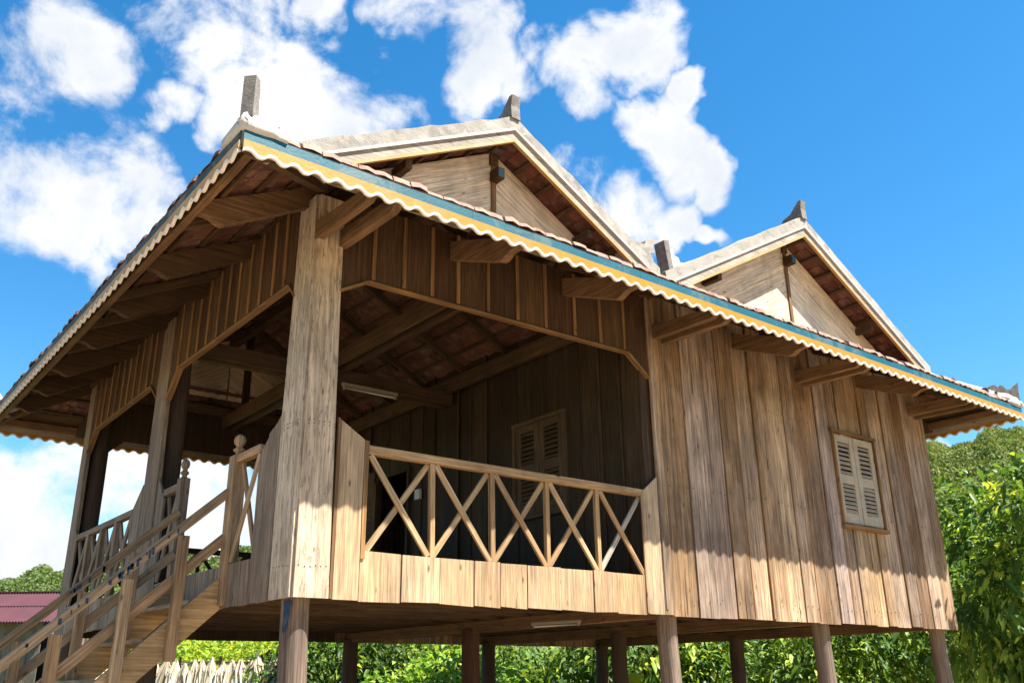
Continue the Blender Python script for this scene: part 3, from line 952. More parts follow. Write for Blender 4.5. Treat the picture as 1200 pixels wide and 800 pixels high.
sk = MB()
sed = [0.54, 0.92, 1.29, 1.64, 1.92, 2.22, 2.62, 3.02, 3.33, 3.73]
for i, (a, b_) in enumerate(zip(sed, sed[1:])):
    j = random.random() * 0.006 + (0.008 if i % 2 else 0)
    sk.prism([(a + 0.005, ZB + random.uniform(-.012, .006)), (b_ - 0.005, ZB + random.uniform(-.012, .006)), (b_ - 0.005, ZS + random.uniform(-.006, .006)), (a + 0.005, ZS + random.uniform(-.006, .006))], FR, -0.004 + j, 0.018 + j)
part(sk, 'skirt_panel', M['skirt'])
# sill the boards are nailed to
si = MB()
si.beam((0.3, 0.04, ZS - 0.05), (3.97, 0.04, ZS - 0.05), 0.05, 0.08)
part(si, 'sill_beam', M['beam'])
si = MB()
si.beam((0.3, 0.045, 2.265), (9.7, 0.045, 2.265), 0.05, 0.1)
part(si, 'sill_beam', M['beam'])

hd = MB()
hb_bot = polyline([(0.235, 4.715), (0.5, 4.865), (3.67, 4.89), (3.97, 4.66)])
he = [0.24, 0.55, 0.86, 1.16, 1.45, 1.8, 2.16, 2.52, 2.91, 3.27, 3.62, 3.972]
boards(hd, he, hb_bot, 5.6, FR, -0.012, 0.02, jit=0.002, lap=False)
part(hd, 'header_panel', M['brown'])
for q in he[1:-1]:
    hs_ = MB()
    hs_.box((q, -0.017, (hb_bot(q) + 5.6) / 2 + 0.01), (X, Z, Y), (0.019, (5.6 - hb_bot(q)) / 2 - 0.012, 0.008))
    part(hs_, 'cover_strip', M['batten'])
ht = MB()
pts_ = [(0.235, 4.715), (0.5, 4.865), (3.67, 4.89), (3.97, 4.66)]
for p, q in zip(pts_, pts_[1:]):
    ht.beam((p[0], 0.0, p[1] - 0.006), (q[0], 0.0, q[1] - 0.006), 0.07, 0.022, r=0.3)
part(ht, 'header_trim', M['batten'])


def railing(fr, u0, u1, n, nb, mat, name='railing', zt=ZR, zb=ZS, baluster=True, zt1=None, w=0.05):
    """rail, upright balusters and a cross of two braces in each panel"""
    O, U, V, Nn = fr
    rm = MB()
    zt1 = zt if zt1 is None else zt1

    def P(u, v, k):
        return O + U * u + V * v + Nn * k
    rm.beam(P(u0, zt - 0.035, n), P(u1, zt1 - 0.035, n), 0.075, 0.072, up=V, ch=0.006)
    root = part(rm, name, mat)
    for i in range(nb):
        a = u0 + (u1 - u0) * i / nb
        b_ = u0 + (u1 - u0) * (i + 1) / nb
        t0 = zt + (zt1 - zt) * i / nb - 0.075
        t1 = zt + (zt1 - zt) * (i + 1) / nb - 0.075
        if i and baluster:
            bm_ = MB()
            bm_.beam(P(a + random.uniform(-.008, .008), zb - 0.02, n), P(a + random.uniform(-.006, .006), t0 + 0.01, n), w * random.uniform(.92, 1.06), w * 0.9, up=Nn)
            part(bm_, 'baluster', mat, root)
        d = 0.03
        jq = lambda: random.uniform(-.009, .009)
        for (ua, va, ub, vb_, k) in ((a + d + jq(), t0, b_ - d + jq(), zb + 0.0, n + 0.012), (a + d + jq(), zb, b_ - d + jq(), t1, n - 0.016)):
            br = MB()
            br.beam(P(ua, va, k), P(ub, vb_, k), 0.026, w, up=V.cross(U) if False else Nn.cross(P(ub, vb_, k) - P(ua, va, k)))
            ob_ = part(br, 'brace', M['rakeboard'] if (i == nb - 1 and k < n and mat is M['rail'] and nb == 5) else mat, root)
            if i == nb - 1 and k < n and mat is M['rail'] and nb == 5:
                tag(ob_, 'pale newer brace')
    return root


rl = railing(FR, 0.575, 3.76, -0.005, 5, M['rail'])

# ---- left facade
lf = MB()
boards(lf, [0.37, 0.58], ZB, polyline([(0.3, 3.72), (0.42, 3.62), (0.58, 3.55)]), FL, 0.0, 0.022, lap=False)
boards(lf, [0.585, 0.75], ZB, polyline([(0.55, 3.55), (0.75, 3.4)]), FL, 0.004, 0.022, lap=False)
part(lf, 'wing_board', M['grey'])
ls = MB()
e = [0.755, 0.93, 1.1, 1.33, 1.52, 1.72, 1.96, 2.2, 2.42, 2.66, 2.9, 3.12, 3.35]
for (a, b_) in zip(e, e[1:]):
    ls.prism([(a + 0.004, ZB + random.uniform(-.01, .008)), (b_ - 0.004, ZB + random.uniform(-.01, .008)), (b_ - 0.004, ZS - 0.02 + random.uniform(-.008, .008)), (a + 0.004, ZS - 0.02 + random.uniform(-.008, .008))], FL, random.random() * 0.01, 0.022 + random.random() * 0.008)
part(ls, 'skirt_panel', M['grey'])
ls = MB()
e = spaced(4.05, 6.55, 0.22)
for (a, b_) in zip(e, e[1:]):
    ls.prism([(a + 0.004, ZB + random.uniform(-.01, .008)), (b_ - 0.004, ZB + random.uniform(-.01, .008)), (b_ - 0.004, ZS - 0.02), (a + 0.004, ZS - 0.02)], FL, random.random() * 0.01, 0.022 + random.random() * 0.008)
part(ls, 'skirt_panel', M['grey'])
wbm = MB()
boards(wbm, [3.12, 3.36], ZB, polyline([(3.12, 3.4), (3.36, 3.66)]), FL, 0.004, 0.022, lap=False)
part(wbm, 'wing_board', M['grey'])
wbm = MB()
boards(wbm, [3.88, 4.2], ZB, polyline([(3.88, 3.68), (4.2, 3.42)]), FL, 0.004, 0.022, lap=False)
part(wbm, 'wing_board', M['grey'])
wbm = MB()
boards(wbm, [6.5, 6.62], ZB, polyline([(6.5, 3.4), (6.62, 3.55)]), FL, 0.004, 0.022, lap=False)
part(wbm, 'wing_board', M['grey'])
# facing planks of the middle and far columns
mc = MB()
mc.prism([(3.36, ZB), (3.88, ZB), (3.86, 4.6), (3.84, 5.55), (3.5, 5.55), (3.48, 4.6)], FL, -0.02, 0.028, r=0.6)
part(mc, 'column_plank', M['grey'])
mc = MB()
mc.prism([(6.62, ZB), (6.92, ZB), (6.92, 5.55), (6.66, 5.55)], FL, -0.02, 0.028, r=0.3)
part(mc, 'column_plank', M['grey'])
# headers of the two bays
for (u0, u1, bot) in ((0.3, 3.5, polyline([(0.3, 4.7), (0.45, 4.86), (3.2, 4.86), (3.5, 4.56)])), (3.84, 6.68, polyline([(3.84, 4.66), (4.12, 4.88), (6.4, 4.86), (6.68, 4.58)]))):
    hm_ = MB()
    ed = spaced(u0, u1, 0.27, 0.1)
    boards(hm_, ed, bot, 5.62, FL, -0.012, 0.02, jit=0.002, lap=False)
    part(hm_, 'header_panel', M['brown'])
    for q in ed[1:-1]:
        hq = MB()
        hq.box((-0.017, q, (bot(q) + 5.62) / 2 + 0.01), (Y, Z, X), (0.022, (5.62 - bot(q)) / 2 - 0.014, 0.009))
        part(hq, 'cover_strip', M['batten'])
    hq = MB()
    bp_ = [(u, bot(u)) for u in bot.brk]
    for p, q in zip(bp_, bp_[1:]):
        hq.beam((0.0, p[0], p[1] - 0.006), (0.0, q[0], q[1] - 0.006), 0.07, 0.022, r=0.3)
    part(hq, 'header_trim', M['batten'])


def newel(x, y, z0, z1, w, mat, tip=True, parent=None, name='newel_post'):
    nm = MB()
    zt = z1 - (0.2 if tip else 0)
    nm.box((x, y, (z0 + zt) / 2), (X, Y, Z), (w / 2, w / 2, (zt - z0) / 2), 0.5, ch=0.006)
    if tip:
        prof = [(0.45, 0), (0.34, 0.015), (0.3, 0.03), (0.52, 0.045), (0.55, 0.06), (0.32, 0.075), (0.3, 0.09), (0.5, 0.115), (0.56, 0.145), (0.46, 0.175), (0.2, 0.195), (0.02, 0.2)]
        nm.tube([(x, y, zt + h) for _, h in prof], [w * q * 0.8 for q, _ in prof], 8, r=0.5)
    return nm.build(name, mat, parent or H)


newel(0.0, 1.28, ZB + 0.02, 3.70, 0.12, M['stair'])
newel(0.0, 2.66, ZB + 0.02, 3.74, 0.1, M['grey'])
railing(FL, 0.74, 1.23, 0.0, 1, M['stair'], zt=3.5)
railing(FL, 2.71, 3.14, 0.0, 1, M['grey'], zt=3.5)
railing(FL, 4.18, 6.52, 0.0, 4, M['grey'], zt=3.45, w=0.085)

# ---- far side of the veranda
FB = (Vector((0, WY, 0)), X, Z, Y)
fs_ = MB()
boards(fs_, spaced(0.0, 4.0, 0.27), ZB, ZS, FB, 0.0)
part(fs_, 'skirt_panel', M['dark'])
fs_ = MB()
boards(fs_, spaced(4.0, 9.78, 0.27), ZB, 5.62, FB, 0.0)
part(fs_, 'rear_wall', M['wall'])
fs_ = MB()
boards(fs_, spaced(0.2, 4.0, 0.27), polyline([(0.2, 4.58), (0.5, 4.86), (3.7, 4.86), (4.0, 4.6)]), 5.62, FB, -0.012, lap=False)
part(fs_, 'header_panel', M['dark'])
railing(FB, 0.3, 3.9, 0.0, 5, M['dark'], zt=3.45)
# gable-end wall of the closed room
FE = (Vector((LX, 0, 0)), Y, Z, X)
fs_ = MB()
boards(fs_, spaced(0.0, WY, 0.27), ZB, 5.62, FE, -0.02)
part(fs_, 'end_wall', M['wall'])

# ---- wall between veranda and room, with shuttered window and door
BX = 3.86
FBK = (Vector((BX, 0, 0)), Y, Z, -X)
bw = MB()
SW0, SW1, SZ0, SZ1 = 1.25, 2.12, 3.44, 4.53
DW0, DW1, DZ1 = 4.62, 5.42, 4.45
ed = spaced(0.03, SW0, 0.3) + spaced(SW0, SW1, 0.3)[1:] + spaced(SW1, DW0, 0.3)[1:] + spaced(DW0, DW1, 0.27)[1:] + spaced(DW1, 6.86, 0.3)[1:]
for i, (a, b_) in enumerate(zip(ed, ed[1:])):
    c = (a + b_) / 2
    segs = [(2.45, 5.75)]
    if SW0 < c < SW1:
        segs = [(2.45, SZ0), (SZ1, 5.75)]
    elif DW0 < c < DW1:
        segs = [(DZ1, 5.75)]
    for z0, z1 in segs:
        j = random.random() * 0.008 + (0.012 if i % 2 else 0)
        bw.prism([(a + 0.002, z0), (b_ - 0.002, z0), (b_ - 0.002, z1), (a + 0.002, z1)], FBK, -0.02 + j, 0.004 + j)
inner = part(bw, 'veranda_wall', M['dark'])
for q in ed[1:-1]:
    if SW0 - 0.02 < q < SW1 + 0.02 or DW0 - 0.05 < q < DW1 + 0.05:
        continue
    if random.random() < 0.6:
        bs = MB()
        bs.box((BX - 0.03, q, 4.1), (Y, Z, X), (0.017, 1.62, 0.009))
        part(bs, 'cover_strip', M['dark'], inner)
sw = MB()
for (u0, u1, v0, v1) in ((SW0 - 0.05, SW0, SZ0, SZ1), (SW1, SW1 + 0.05, SZ0, SZ1), (SW0 - 0.06, SW1 + 0.06, SZ1, SZ1 + 0.05), (SW0 - 0.06, SW1 + 0.06, SZ0 - 0.06, SZ0)):
    sw.box((BX - 0.03, (u0 + u1) / 2, (v0 + v1) / 2), (Y, Z, X), ((u1 - u0) / 2, (v1 - v0) / 2, 0.035), r=0.4)
swin = part(sw, 'veranda_window', M['oldshutter'])
ym = (SW0 + SW1) / 2
louvre_leaf(FBK, SW0 + 0.004, ym - 0.003, SZ0, SZ1, M['oldshutter'], 'shutter_leaf', swin, 0.01)
louvre_leaf(FBK, ym + 0.003, SW1 - 0.004, SZ0, SZ1, M['oldshutter'], 'shutter_leaf', swin, 0.014)
vb = MB()
vb.box((BX + 0.03, ym, (SZ0 + SZ1) / 2), (Y, Z, X), ((SW1 - SW0) / 2, (SZ1 - SZ0) / 2, 0.004), ch=0)
part(vb, 'window_backing', M['void'], swin)
# open door, leaf swung to the left
dm = MB()
for (u0, u1, v0, v1) in ((DW0 - 0.06, DW0, 2.45, DZ1), (DW1, DW1 + 0.06, 2.45, DZ1), (DW0 - 0.06, DW1 + 0.06, DZ1, DZ1 + 0.06)):
    dm.box((BX - 0.02, (u0 + u1) / 2, (v0 + v1) / 2), (Y, Z, X), ((u1 - u0) / 2, (v1 - v0) / 2, 0.04), r=0.4)
door = part(dm, 'doorway', M['dark'])
dl = MB()
hinge = Vector((BX - 0.06, DW1 + 0.02, 0))
dirn = Vector((-0.28, 0.96, 0)).normalized()
fd_ = (hinge, dirn, Z, Vector((-dirn.y, dirn.x, 0)))
for i, z in enumerate(np.arange(2.5, 4.4, 0.19)):
    dl.prism([(0.05, z), (0.72, z), (0.72, z + 0.184), (0.05, z + 0.184)], fd_, -0.01, 0.012 + 0.006 * (i % 2), grain='u')
dl.prism([(0.0, 2.48), (0.07, 2.48), (0.07, 4.4), (0.0, 4.4)], fd_, -0.02, 0.03)
dl.prism([(0.7, 2.48), (0.78, 2.48), (0.78, 4.4), (0.7, 4.4)], fd_, -0.02, 0.03)
part(dl, 'door_leaf', M['oldshutter'], door)
sb = MB()
sb.box((BX - 0.06, 4.3, 4.06), (Y, Z, X), (0.055, 0.07, 0.025))
part(sb, 'switch_box', M['palebox'], inner)

# ---- tie beams, plates
for x in (1.9, 2.08):
    tb = MB()
    tb.beam((x, 0.0, 5.36), (x, WY, 5.36), 0.06, 0.19)
    part(tb, 'tie_beam', M['beam'])
tb = MB()
tb.beam((3.72, 0.02, 5.4), (3.72, WY, 5.4), 0.07, 0.2)
part(tb, 'tie_beam', M['beam'])
for y in (3.5, 3.68):
    tb = MB()
    tb.beam((0.1, y, 5.24), (3.8, y, 5.24), 0.06, 0.18)
    part(tb, 'tie_beam', M['beam'])
for (p, q) in (((0.06, 0.07, 5.5), (9.74, 0.07, 5.5)), ((0.06, WY - 0.07, 5.5), (9.74, WY - 0.07, 5.5)), ((0.07, 0.06, 5.44), (0.07, WY - 0.06, 5.44)), ((9.7, 0.06, 5.5), (9.7, WY - 0.06, 5.5))):
    tb = MB()
    tb.beam(p, q, 0.09, 0.14)
    part(tb, 'wall_plate', M['beam'])
# struts standing on the tie beams under the ridge
for y in (0.7, 3.6, 6.3):
    tb = MB()
    tb.beam((1.98, y, 5.4), (1.98, y, 6.66), 0.09, 0.09, up=X)
    part(tb, 'king_post', M['dark'])

# ================================================================== ROOF
EX0, EX1, EY0, EY1 = -1.14, 10.45, -1.14, WY + 1.14
ZE = 5.17                                     # underside of the tiles at the eaves
RX1, RZ1, RX2, RZ2, VX = 1.9, 6.74, 6.85, 7.2, 3.97
VZ = RZ1 - (RZ1 - ZE) / (RX1 - EX0) * 1.08 * (VX - RX1)
SK = 0.5                                      # slope of the skirt roofs
RY0, RY1 = -0.3, WY + 0.3


def rz(x):
    if x <= RX1:
        return ZE + (RZ1 - ZE) * (x - EX0) / (RX1 - EX0)
    if x <= VX:
        return RZ1 + (VZ - RZ1) * (x - RX1) / (VX - RX1)
    if x <= RX2:
        return VZ + (RZ2 - VZ) * (x - VX) / (RX2 - VX)
    return RZ2 + (ZE - RZ2) * (x - RX2) / (EX1 - RX2)


def skz(y):
    return ZE + SK * (y - EY0) if y < WY / 2 else ZE + SK * (EY1 - y)


EXPO, TLEN, TW = 0.165, 0.35, 0.152
BROKEN = set()


def tile_slope(mb, p0, p1, U, v0, v1, keep, seed, holes=()):
    """p0 = eave point, p1 = top point of the slope line (both at U-coordinate 0); tiles run along U from v0 to v1"""
    rs_ = random.Random(seed)
    p0, p1 = Vector(p0), Vector(p1)
    D = (p1 - p0)
    L = D.length
    D.normalize()
    Nn = U.cross(D)
    if Nn.z < 0:
        Nn = -Nn
    rows = int(L / EXPO) + 1
    for i in range(rows):
        s0 = i * EXPO + 0.028
        off = (i % 2) * TW / 2
        cols = int((v1 - v0) / TW) + 2
        for j in range(cols):
            u = v0 + j * TW - off + rs_.uniform(-.004, .004)
            c = p0 + D * (s0 + TLEN * 0.35) + U * (u + TW / 2)
            if not (v0 - 0.03 <= u + TW / 2 <= v1 + 0.03) or not keep(c) or s0 + TLEN * 0.6 > L + 0.05:
                continue
            if any((c - Vector(h)).length < hr for h, hr in holes):
                continue
            tilt = rs_.uniform(-.012, .012)
            sl = s0 + (rs_.uniform(-.012, .012) if i else rs_.uniform(-.034, .01))
            hw = TW / 2 - 0.002
            # lower end sits on the tiles of the course below
            a0 = p0 + D * sl + U * (u + TW / 2) + Nn * ((0.03 if i else 0.006 + rs_.random() * 0.012) + tilt * 0.3)
            a1 = p0 + D * min(sl + TLEN, L + 0.02) + U * (u + TW / 2) + Nn * 0.004
            th = Nn * 0.013 if i else Z * rs_.uniform(0.024, 0.042) + D * rs_.uniform(0.008, 0.03)
            crv = Nn * (0.012 if i else rs_.uniform(0.0, 0.02))
            tw = U * hw
            vs = [a0 - tw, a0 + crv, a0 + tw, a1 - tw, a1 + crv, a1 + tw]
            vs = vs + [q + th for q in vs]
            fs = [(0, 1, 4, 3)[::-1], (1, 2, 5, 4)[::-1], (6, 7, 10, 9), (7, 8, 11, 10), (0, 1, 7, 6), (1, 2, 8, 7), (2, 5, 11, 8), (5, 4, 10, 11), (4, 3, 9, 10), (3, 0, 6, 9)]
            mb.add(vs, fs, [(0, 0, 0)] * 12, rs_.random(), 1 if i == 0 else 0)


HOLES = [((3.66, 3.44, 5.76), 0.115), ((3.55, 4.3, 5.83), 0.1)]
hipx0 = lambda c: c.y >= min(RY0 + 0.09, EY0 + (c.x - EX0) + 0.03) and c.y <= max(RY1 - 0.09, EY1 - (c.x - EX0) - 0.03)
hipx1 = lambda c: c.y >= min(RY0 + 0.09, EY0 + (EX1 - c.x) + 0.03) and c.y <= max(RY1 - 0.09, EY1 - (EX1 - c.x) - 0.03)
yes = lambda c: True
specs = [('roof_slope', (EX0, 0, ZE), (RX1, 0, RZ1), Y, EY0, EY1, hipx0),
         ('roof_slope', (VX, 0, VZ), (RX1, 0, RZ1), Y, RY0 + 0.06, RY1 - 0.06, yes),
         ('roof_slope', (VX, 0, VZ), (RX2, 0, RZ2), Y, RY0 + 0.06, RY1 - 0.06, yes),
         ('roof_slope', (EX1, 0, ZE), (RX2, 0, RZ2), Y, EY0, EY1, hipx1)]
for i, (nm_, p0, p1, U_, a, b_, kp) in enumerate(specs):
    tmb = MB()
    tile_slope(tmb, p0, p1, U_, a, b_, kp, 10 + i, HOLES if i in (0, 1) else ())
    part(tmb, nm_, [M['tile'], M['tile']])
ytop = 0.1
for k, (y0, y1) in enumerate(((EY0, ytop), (EY1, WY - ytop))):
    tmb = MB()
    kp = (lambda c: c.x >= EX0 + (c.y - EY0) + 0.03 and c.x <= EX1 - (c.y - EY0) - 0.03) if k == 0 else (lambda c: c.x >= EX0 + (EY1 - c.y) + 0.03 and c.x <= EX1 - (EY1 - c.y) - 0.03)
    tile_slope(tmb, (0, y0, ZE), (0, y1, ZE + SK * (ytop - EY0)), X, EX0, EX1, kp, 20 + k)
    part(tmb, 'skirt_roof', [M['tile'], M['paletile']])


# battens and rafters under the tiles
def under(p0, p1, U, v0, v1, nb, rstep, lo=None):
    p0, p1 = Vector(p0), Vector(p1)
    D = (p1 - p0)
    L = D.length
    D.normalize()
    Nn = U.cross(D)
    if Nn.z < 0:
        Nn = -Nn
    bm_ = MB()
    n = int(L / nb)
    if p0.z < ZE + 0.01:
        a, b_ = lo(p0 + D * 0.16)
        c = p0 + D * 0.17 - Nn * 0.001
        bm_.beam(c + U * a, c + U * b_, 0.33, 0.006, up=Nn, r=0.4)  # thin sheet added under the first courses to stop sun leaking through
    for i in range(n + 1):
        s = 0.06 + i * nb
        if s > L - 0.05:
            break
        a, b_ = lo(p0 + D * s) if lo else (v0, v1)
        c = p0 + D * s - Nn * 0.014
        bm_.beam(c + U * a, c + U * b_, 0.045, 0.026, up=Nn)
    part(bm_, 'roof_battens_and_seal', M['beam'])
    u = v0 + 0.35
    while u < v1:
        rf = MB()
        rf.beam(p0 + D * 0.0 + U * u - Nn * 0.07, p0 + D * (L - 0.04) + U * u - Nn * 0.07, 0.055, 0.085, up=Nn)
        u += rstep
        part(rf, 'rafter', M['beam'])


def lo_left(c):
    t = c.x - EX0
    return (EY0 + t, EY1 - t) if EY0 + t < RY0 else (RY0, RY1)


def lo_right(c):
    t = EX1 - c.x
    return (EY0 + t, EY1 - t) if EY0 + t < RY0 else (RY0, RY1)


under((EX0, 0, ZE), (RX1, 0, RZ1), Y, 0.2, WY - 0.2, 0.33, 0.95, lo_left)
under((VX, 0, VZ), (RX1, 0, RZ1), Y, RY0 + 0.35, RY1 - 0.3, 0.33, 0.95, lambda c: (RY0, RY1))
under((VX, 0, VZ), (RX2, 0, RZ2), Y, RY0 + 0.35, RY1 - 0.3, 0.33, 0.95, lambda c: (RY0, RY1))
under((EX1, 0, ZE), (RX2, 0, RZ2), Y, 0.2, WY - 0.2, 0.33, 0.95, lo_right)
under((0, EY0, ZE), (0, 0.06, ZE + SK * (0.06 - EY0)), X, 0.2, 9.6, 0.33, 1.1, lambda c: (EX0 + (c.y - EY0), EX1 - (c.y - EY0)))
under((0, EY1, ZE), (0, WY - 0.06, ZE + SK * (0.06 - EY0)), X, 0.2, 9.6, 0.33, 1.1, lambda c: (EX0 + (EY1 - c.y), EX1 - (EY1 - c.y)))
# ridge purlins and hip rafters
for p, q, w_, h_ in [((x, 0.0, z - 0.13), (x, WY, z - 0.13), 0.1, 0.13) for (x, z) in ((RX1, RZ1), (RX2, RZ2))] + \
        [((x, -0.22, rz(x) - 0.115), (x, WY + 0.22, rz(x) - 0.115), 0.075, 0.09) for x in (0.75, 3.0, 5.1, 8.4)] + [((VX, 0.05, VZ - 0.12), (VX, WY - 0.05, VZ - 0.12), 0.12, 0.12)]:
    rm_ = MB()
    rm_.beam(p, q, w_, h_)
    part(rm_, 'purlin', M['beam'])
for sx, sy in ((0, 0), (1, 0), (0, 1), (1, 1)):
    ex, ey = (EX0, EX1)[sx], (EY0, EY1)[sy]
    dx, dy = (1 if sx == 0 else -1), (1 if sy == 0 else -1)
    hr_ = MB()
    hr_.beam((ex + 0.05 * dx, ey + 0.05 * dy, ZE - 0.07), (ex + 1.2 * dx, ey + 1.2 * dy, ZE + SK * 1.2 - 0.09), 0.08, 0.13)
    part(hr_, 'hip_rafter', M['beam'])

# eave beams carried by the brackets
for (p, q) in (((-1.0, -0.97, 5.15), (-1.0, WY + 0.98, 5.15)), ((-1.02, -1.0, 5.15), (10.3, -1.0, 5.15)), ((-1.0, WY + 1.0, 5.15), (10.3, WY + 1.0, 5.15)), ((10.3, -0.95, 5.15), (10.3, WY + 0.95, 5.15))):
    eb = MB()
    eb.beam(p, q, 0.07, 0.1)
    part(eb, 'eave_beam', M['bracket'])


def bracket(fr, u, v0, v1, L, depth, th, mat, carve=True):
    """arm from the wall (n=0) to n=L; v0 underside at the wall, v1 underside at the tip; carved nose"""
    O, U, V, Nn = fr
    f2 = (O + U * u, Nn, V, U)
    sl = (v1 - v0) / (L - 0.25) if carve else (v1 - v0) / L
    pts = [(-0.05, v0 - 0.05 * sl), (L - 0.17, v1 - sl * 0.17)]
    if carve:
        c_ = L - 0.25
        pts = [(-0.05, v0 - 0.05 * sl), (c_, v1), (c_ + 0.035, v1 + 0.002), (c_ + 0.07, v1 + 0.014), (c_ + 0.1, v1 + 0.034), (c_ + 0.14, v1 + 0.044), (c_ + 0.2, v1 + 0.046), (L, v1 + 0.056),
               (L, v1 + 0.074), (L - 0.06, v1 + 0.078), (L - 0.062, v1 + depth - 0.03), (-0.05, v0 + depth - 0.05 * sl)]
    else:
        pts += [(L - 0.1, v1), (L - 0.05, v1 + 0.018), (L - 0.02, v1 + 0.035), (L, v1 + 0.05), (L, v1 + depth - 0.05), (-0.05, v0 + depth - 0.05 * sl)]
    bm_ = MB()
    # split in convex pieces: body and nose
    bm_.prism(pts, f2, -th / 2, th / 2, grain='u')
    part(bm_, 'eave_bracket', mat)


for x in (1.4, 2.8, 5.52, 8.12):
    bracket(FR, x, 5.325, 5.018, 1.02, 0.19, 0.08, M['bracket'])
for x0, x1 in ((0.02, 0.24), (4.1, 4.26), (6.74, 6.9), (9.4, 9.58)):
    bracket(FR, x0, 5.13, 5.11, 0.94, 0.16, 0.075, M['bracket'], False)
    bracket(FR, x1, 5.11, 5.085, 0.95, 0.16, 0.075, M['bracket'], False)
for y in (0.18, 1.46, 2.65, 3.8, 5.0, 5.98, 6.95):
    bracket(FL, y, 5.5, 5.085, 1.0, 0.19, 0.08, M['brown'] if y > 0.5 else M['bracket'])
for y in (0.2, 2.0, 3.6, 5.2, 6.8):
    bracket(FE, y, 5.25, 5.03, 0.6, 0.16, 0.07, M['dark'])
for x in (0.1, 1.4, 2.8, 4.2, 5.5, 6.9, 8.1, 9.5):
    bracket(FB, x, 5.325, 5.018, 1.02, 0.19, 0.07, M['dark'])


# ---- painted eave boards with a scalloped white edge
def eave_board(fr, u0, u1, n, faded=False, wl=0.17):
    O, U, V, Nn = fr
    zt, z1, z0 = 5.17, 5.088, 5.03
    zw = 5.008
    # backing board carries the colours
    bm_ = MB()
    bm_.prism([(u0, z1 - 0.03), (u1, z1 - 0.03), (u1, zt), (u0, zt)], fr, n, n + 0.018, grain='u')
    root = part(bm_, 'eave_board', M['rakeboard'])
    tl = MB()
    k = int((u1 - u0) / 1.7)
    for i in range(k):
        a, b_ = u0 + (u1 - u0) * i / k, u0 + (u1 - u0) * (i + 1) / k - 0.002
        tl.prism([(a, z1), (b_, z1), (b_, zt - 0.004), (a, zt - 0.004)], fr, n + 0.0185, n + 0.026, grain='u')
    part(tl, 'teal_strip', M['fadedteal'] if faded else M['teal'], root)
    yl, wh = MB(), MB()
    N_ = int((u1 - u0) / wl) * 8

    def wave(u):
        s = math.sin(2 * math.pi * (u - u0) / wl)
        return 0.0205 * (s + 0.1 * math.sin(6 * math.pi * (u - u0) / wl))
    us = [u0 + (u1 - u0) * i / N_ for i in range(N_ + 1)]
    yv, yf, wv_, wf = [], [], [], []
    for i, u in enumerate(us):
        lo_ = zw + wave(u)
        for (lst, va, vb_, na_, nb_) in ((yv, lo_ + 0.004, z1 - 0.001, n + 0.019, n + 0.033), (wv_, lo_ - 0.014, lo_ + 0.007, n + 0.014, n + 0.037)):
            for (v, nn) in ((va, nb_), (vb_, nb_), (vb_, na_), (va, na_)):
                lst.append(O + U * u + V * v + Nn * nn)
        if i:
            o = (i - 1) * 4
            for lst in (yf, wf):
                for q in range(4):
                    lst.append((o + q, o + (q + 1) % 4, o + 4 + (q + 1) % 4, o + 4 + q))
    for lst in (yf, wf):
        lst.append((0, 1, 2, 3))
        e_ = (len(us) - 1) * 4
        lst.append((e_, e_ + 3, e_ + 2, e_ + 1))
    if U.cross(V).dot(Nn) > 0:
        yf = [f[::-1] for f in yf]
        wf = [f[::-1] for f in wf]
    yl.add(yv, yf, [(0, 0, 0)] * len(yv), 0.5)
    wh.add(wv_, wf, [(0, 0, 0)] * len(wv_), 0.5)
    part(yl, 'yellow_strip', M['fadedyellow'] if faded else M['yellow'], root)
    part(wh, 'scallop_trim', M['white'], root)
    return root


eave_board(FR, EX0 + 0.02, EX1 - 0.02, -EY0 - 0.03)
eave_board((Vector((0, 0, 0)), Y, Z, -X), EY0 + 0.03, EY1 - 0.02, -EX0 - 0.03, True)
eave_board((Vector((0, 0, 0)), X, Z, Y), EX0 + 0.02, EX1 - 0.02, EY1 - 0.03)
eave_board((Vector((0, 0, 0)), Y, Z, X), EY0 + 0.03, EY1 - 0.02, EX1 - 0.03)

# ---- gables: wall, rake boards, plaster caps, horns


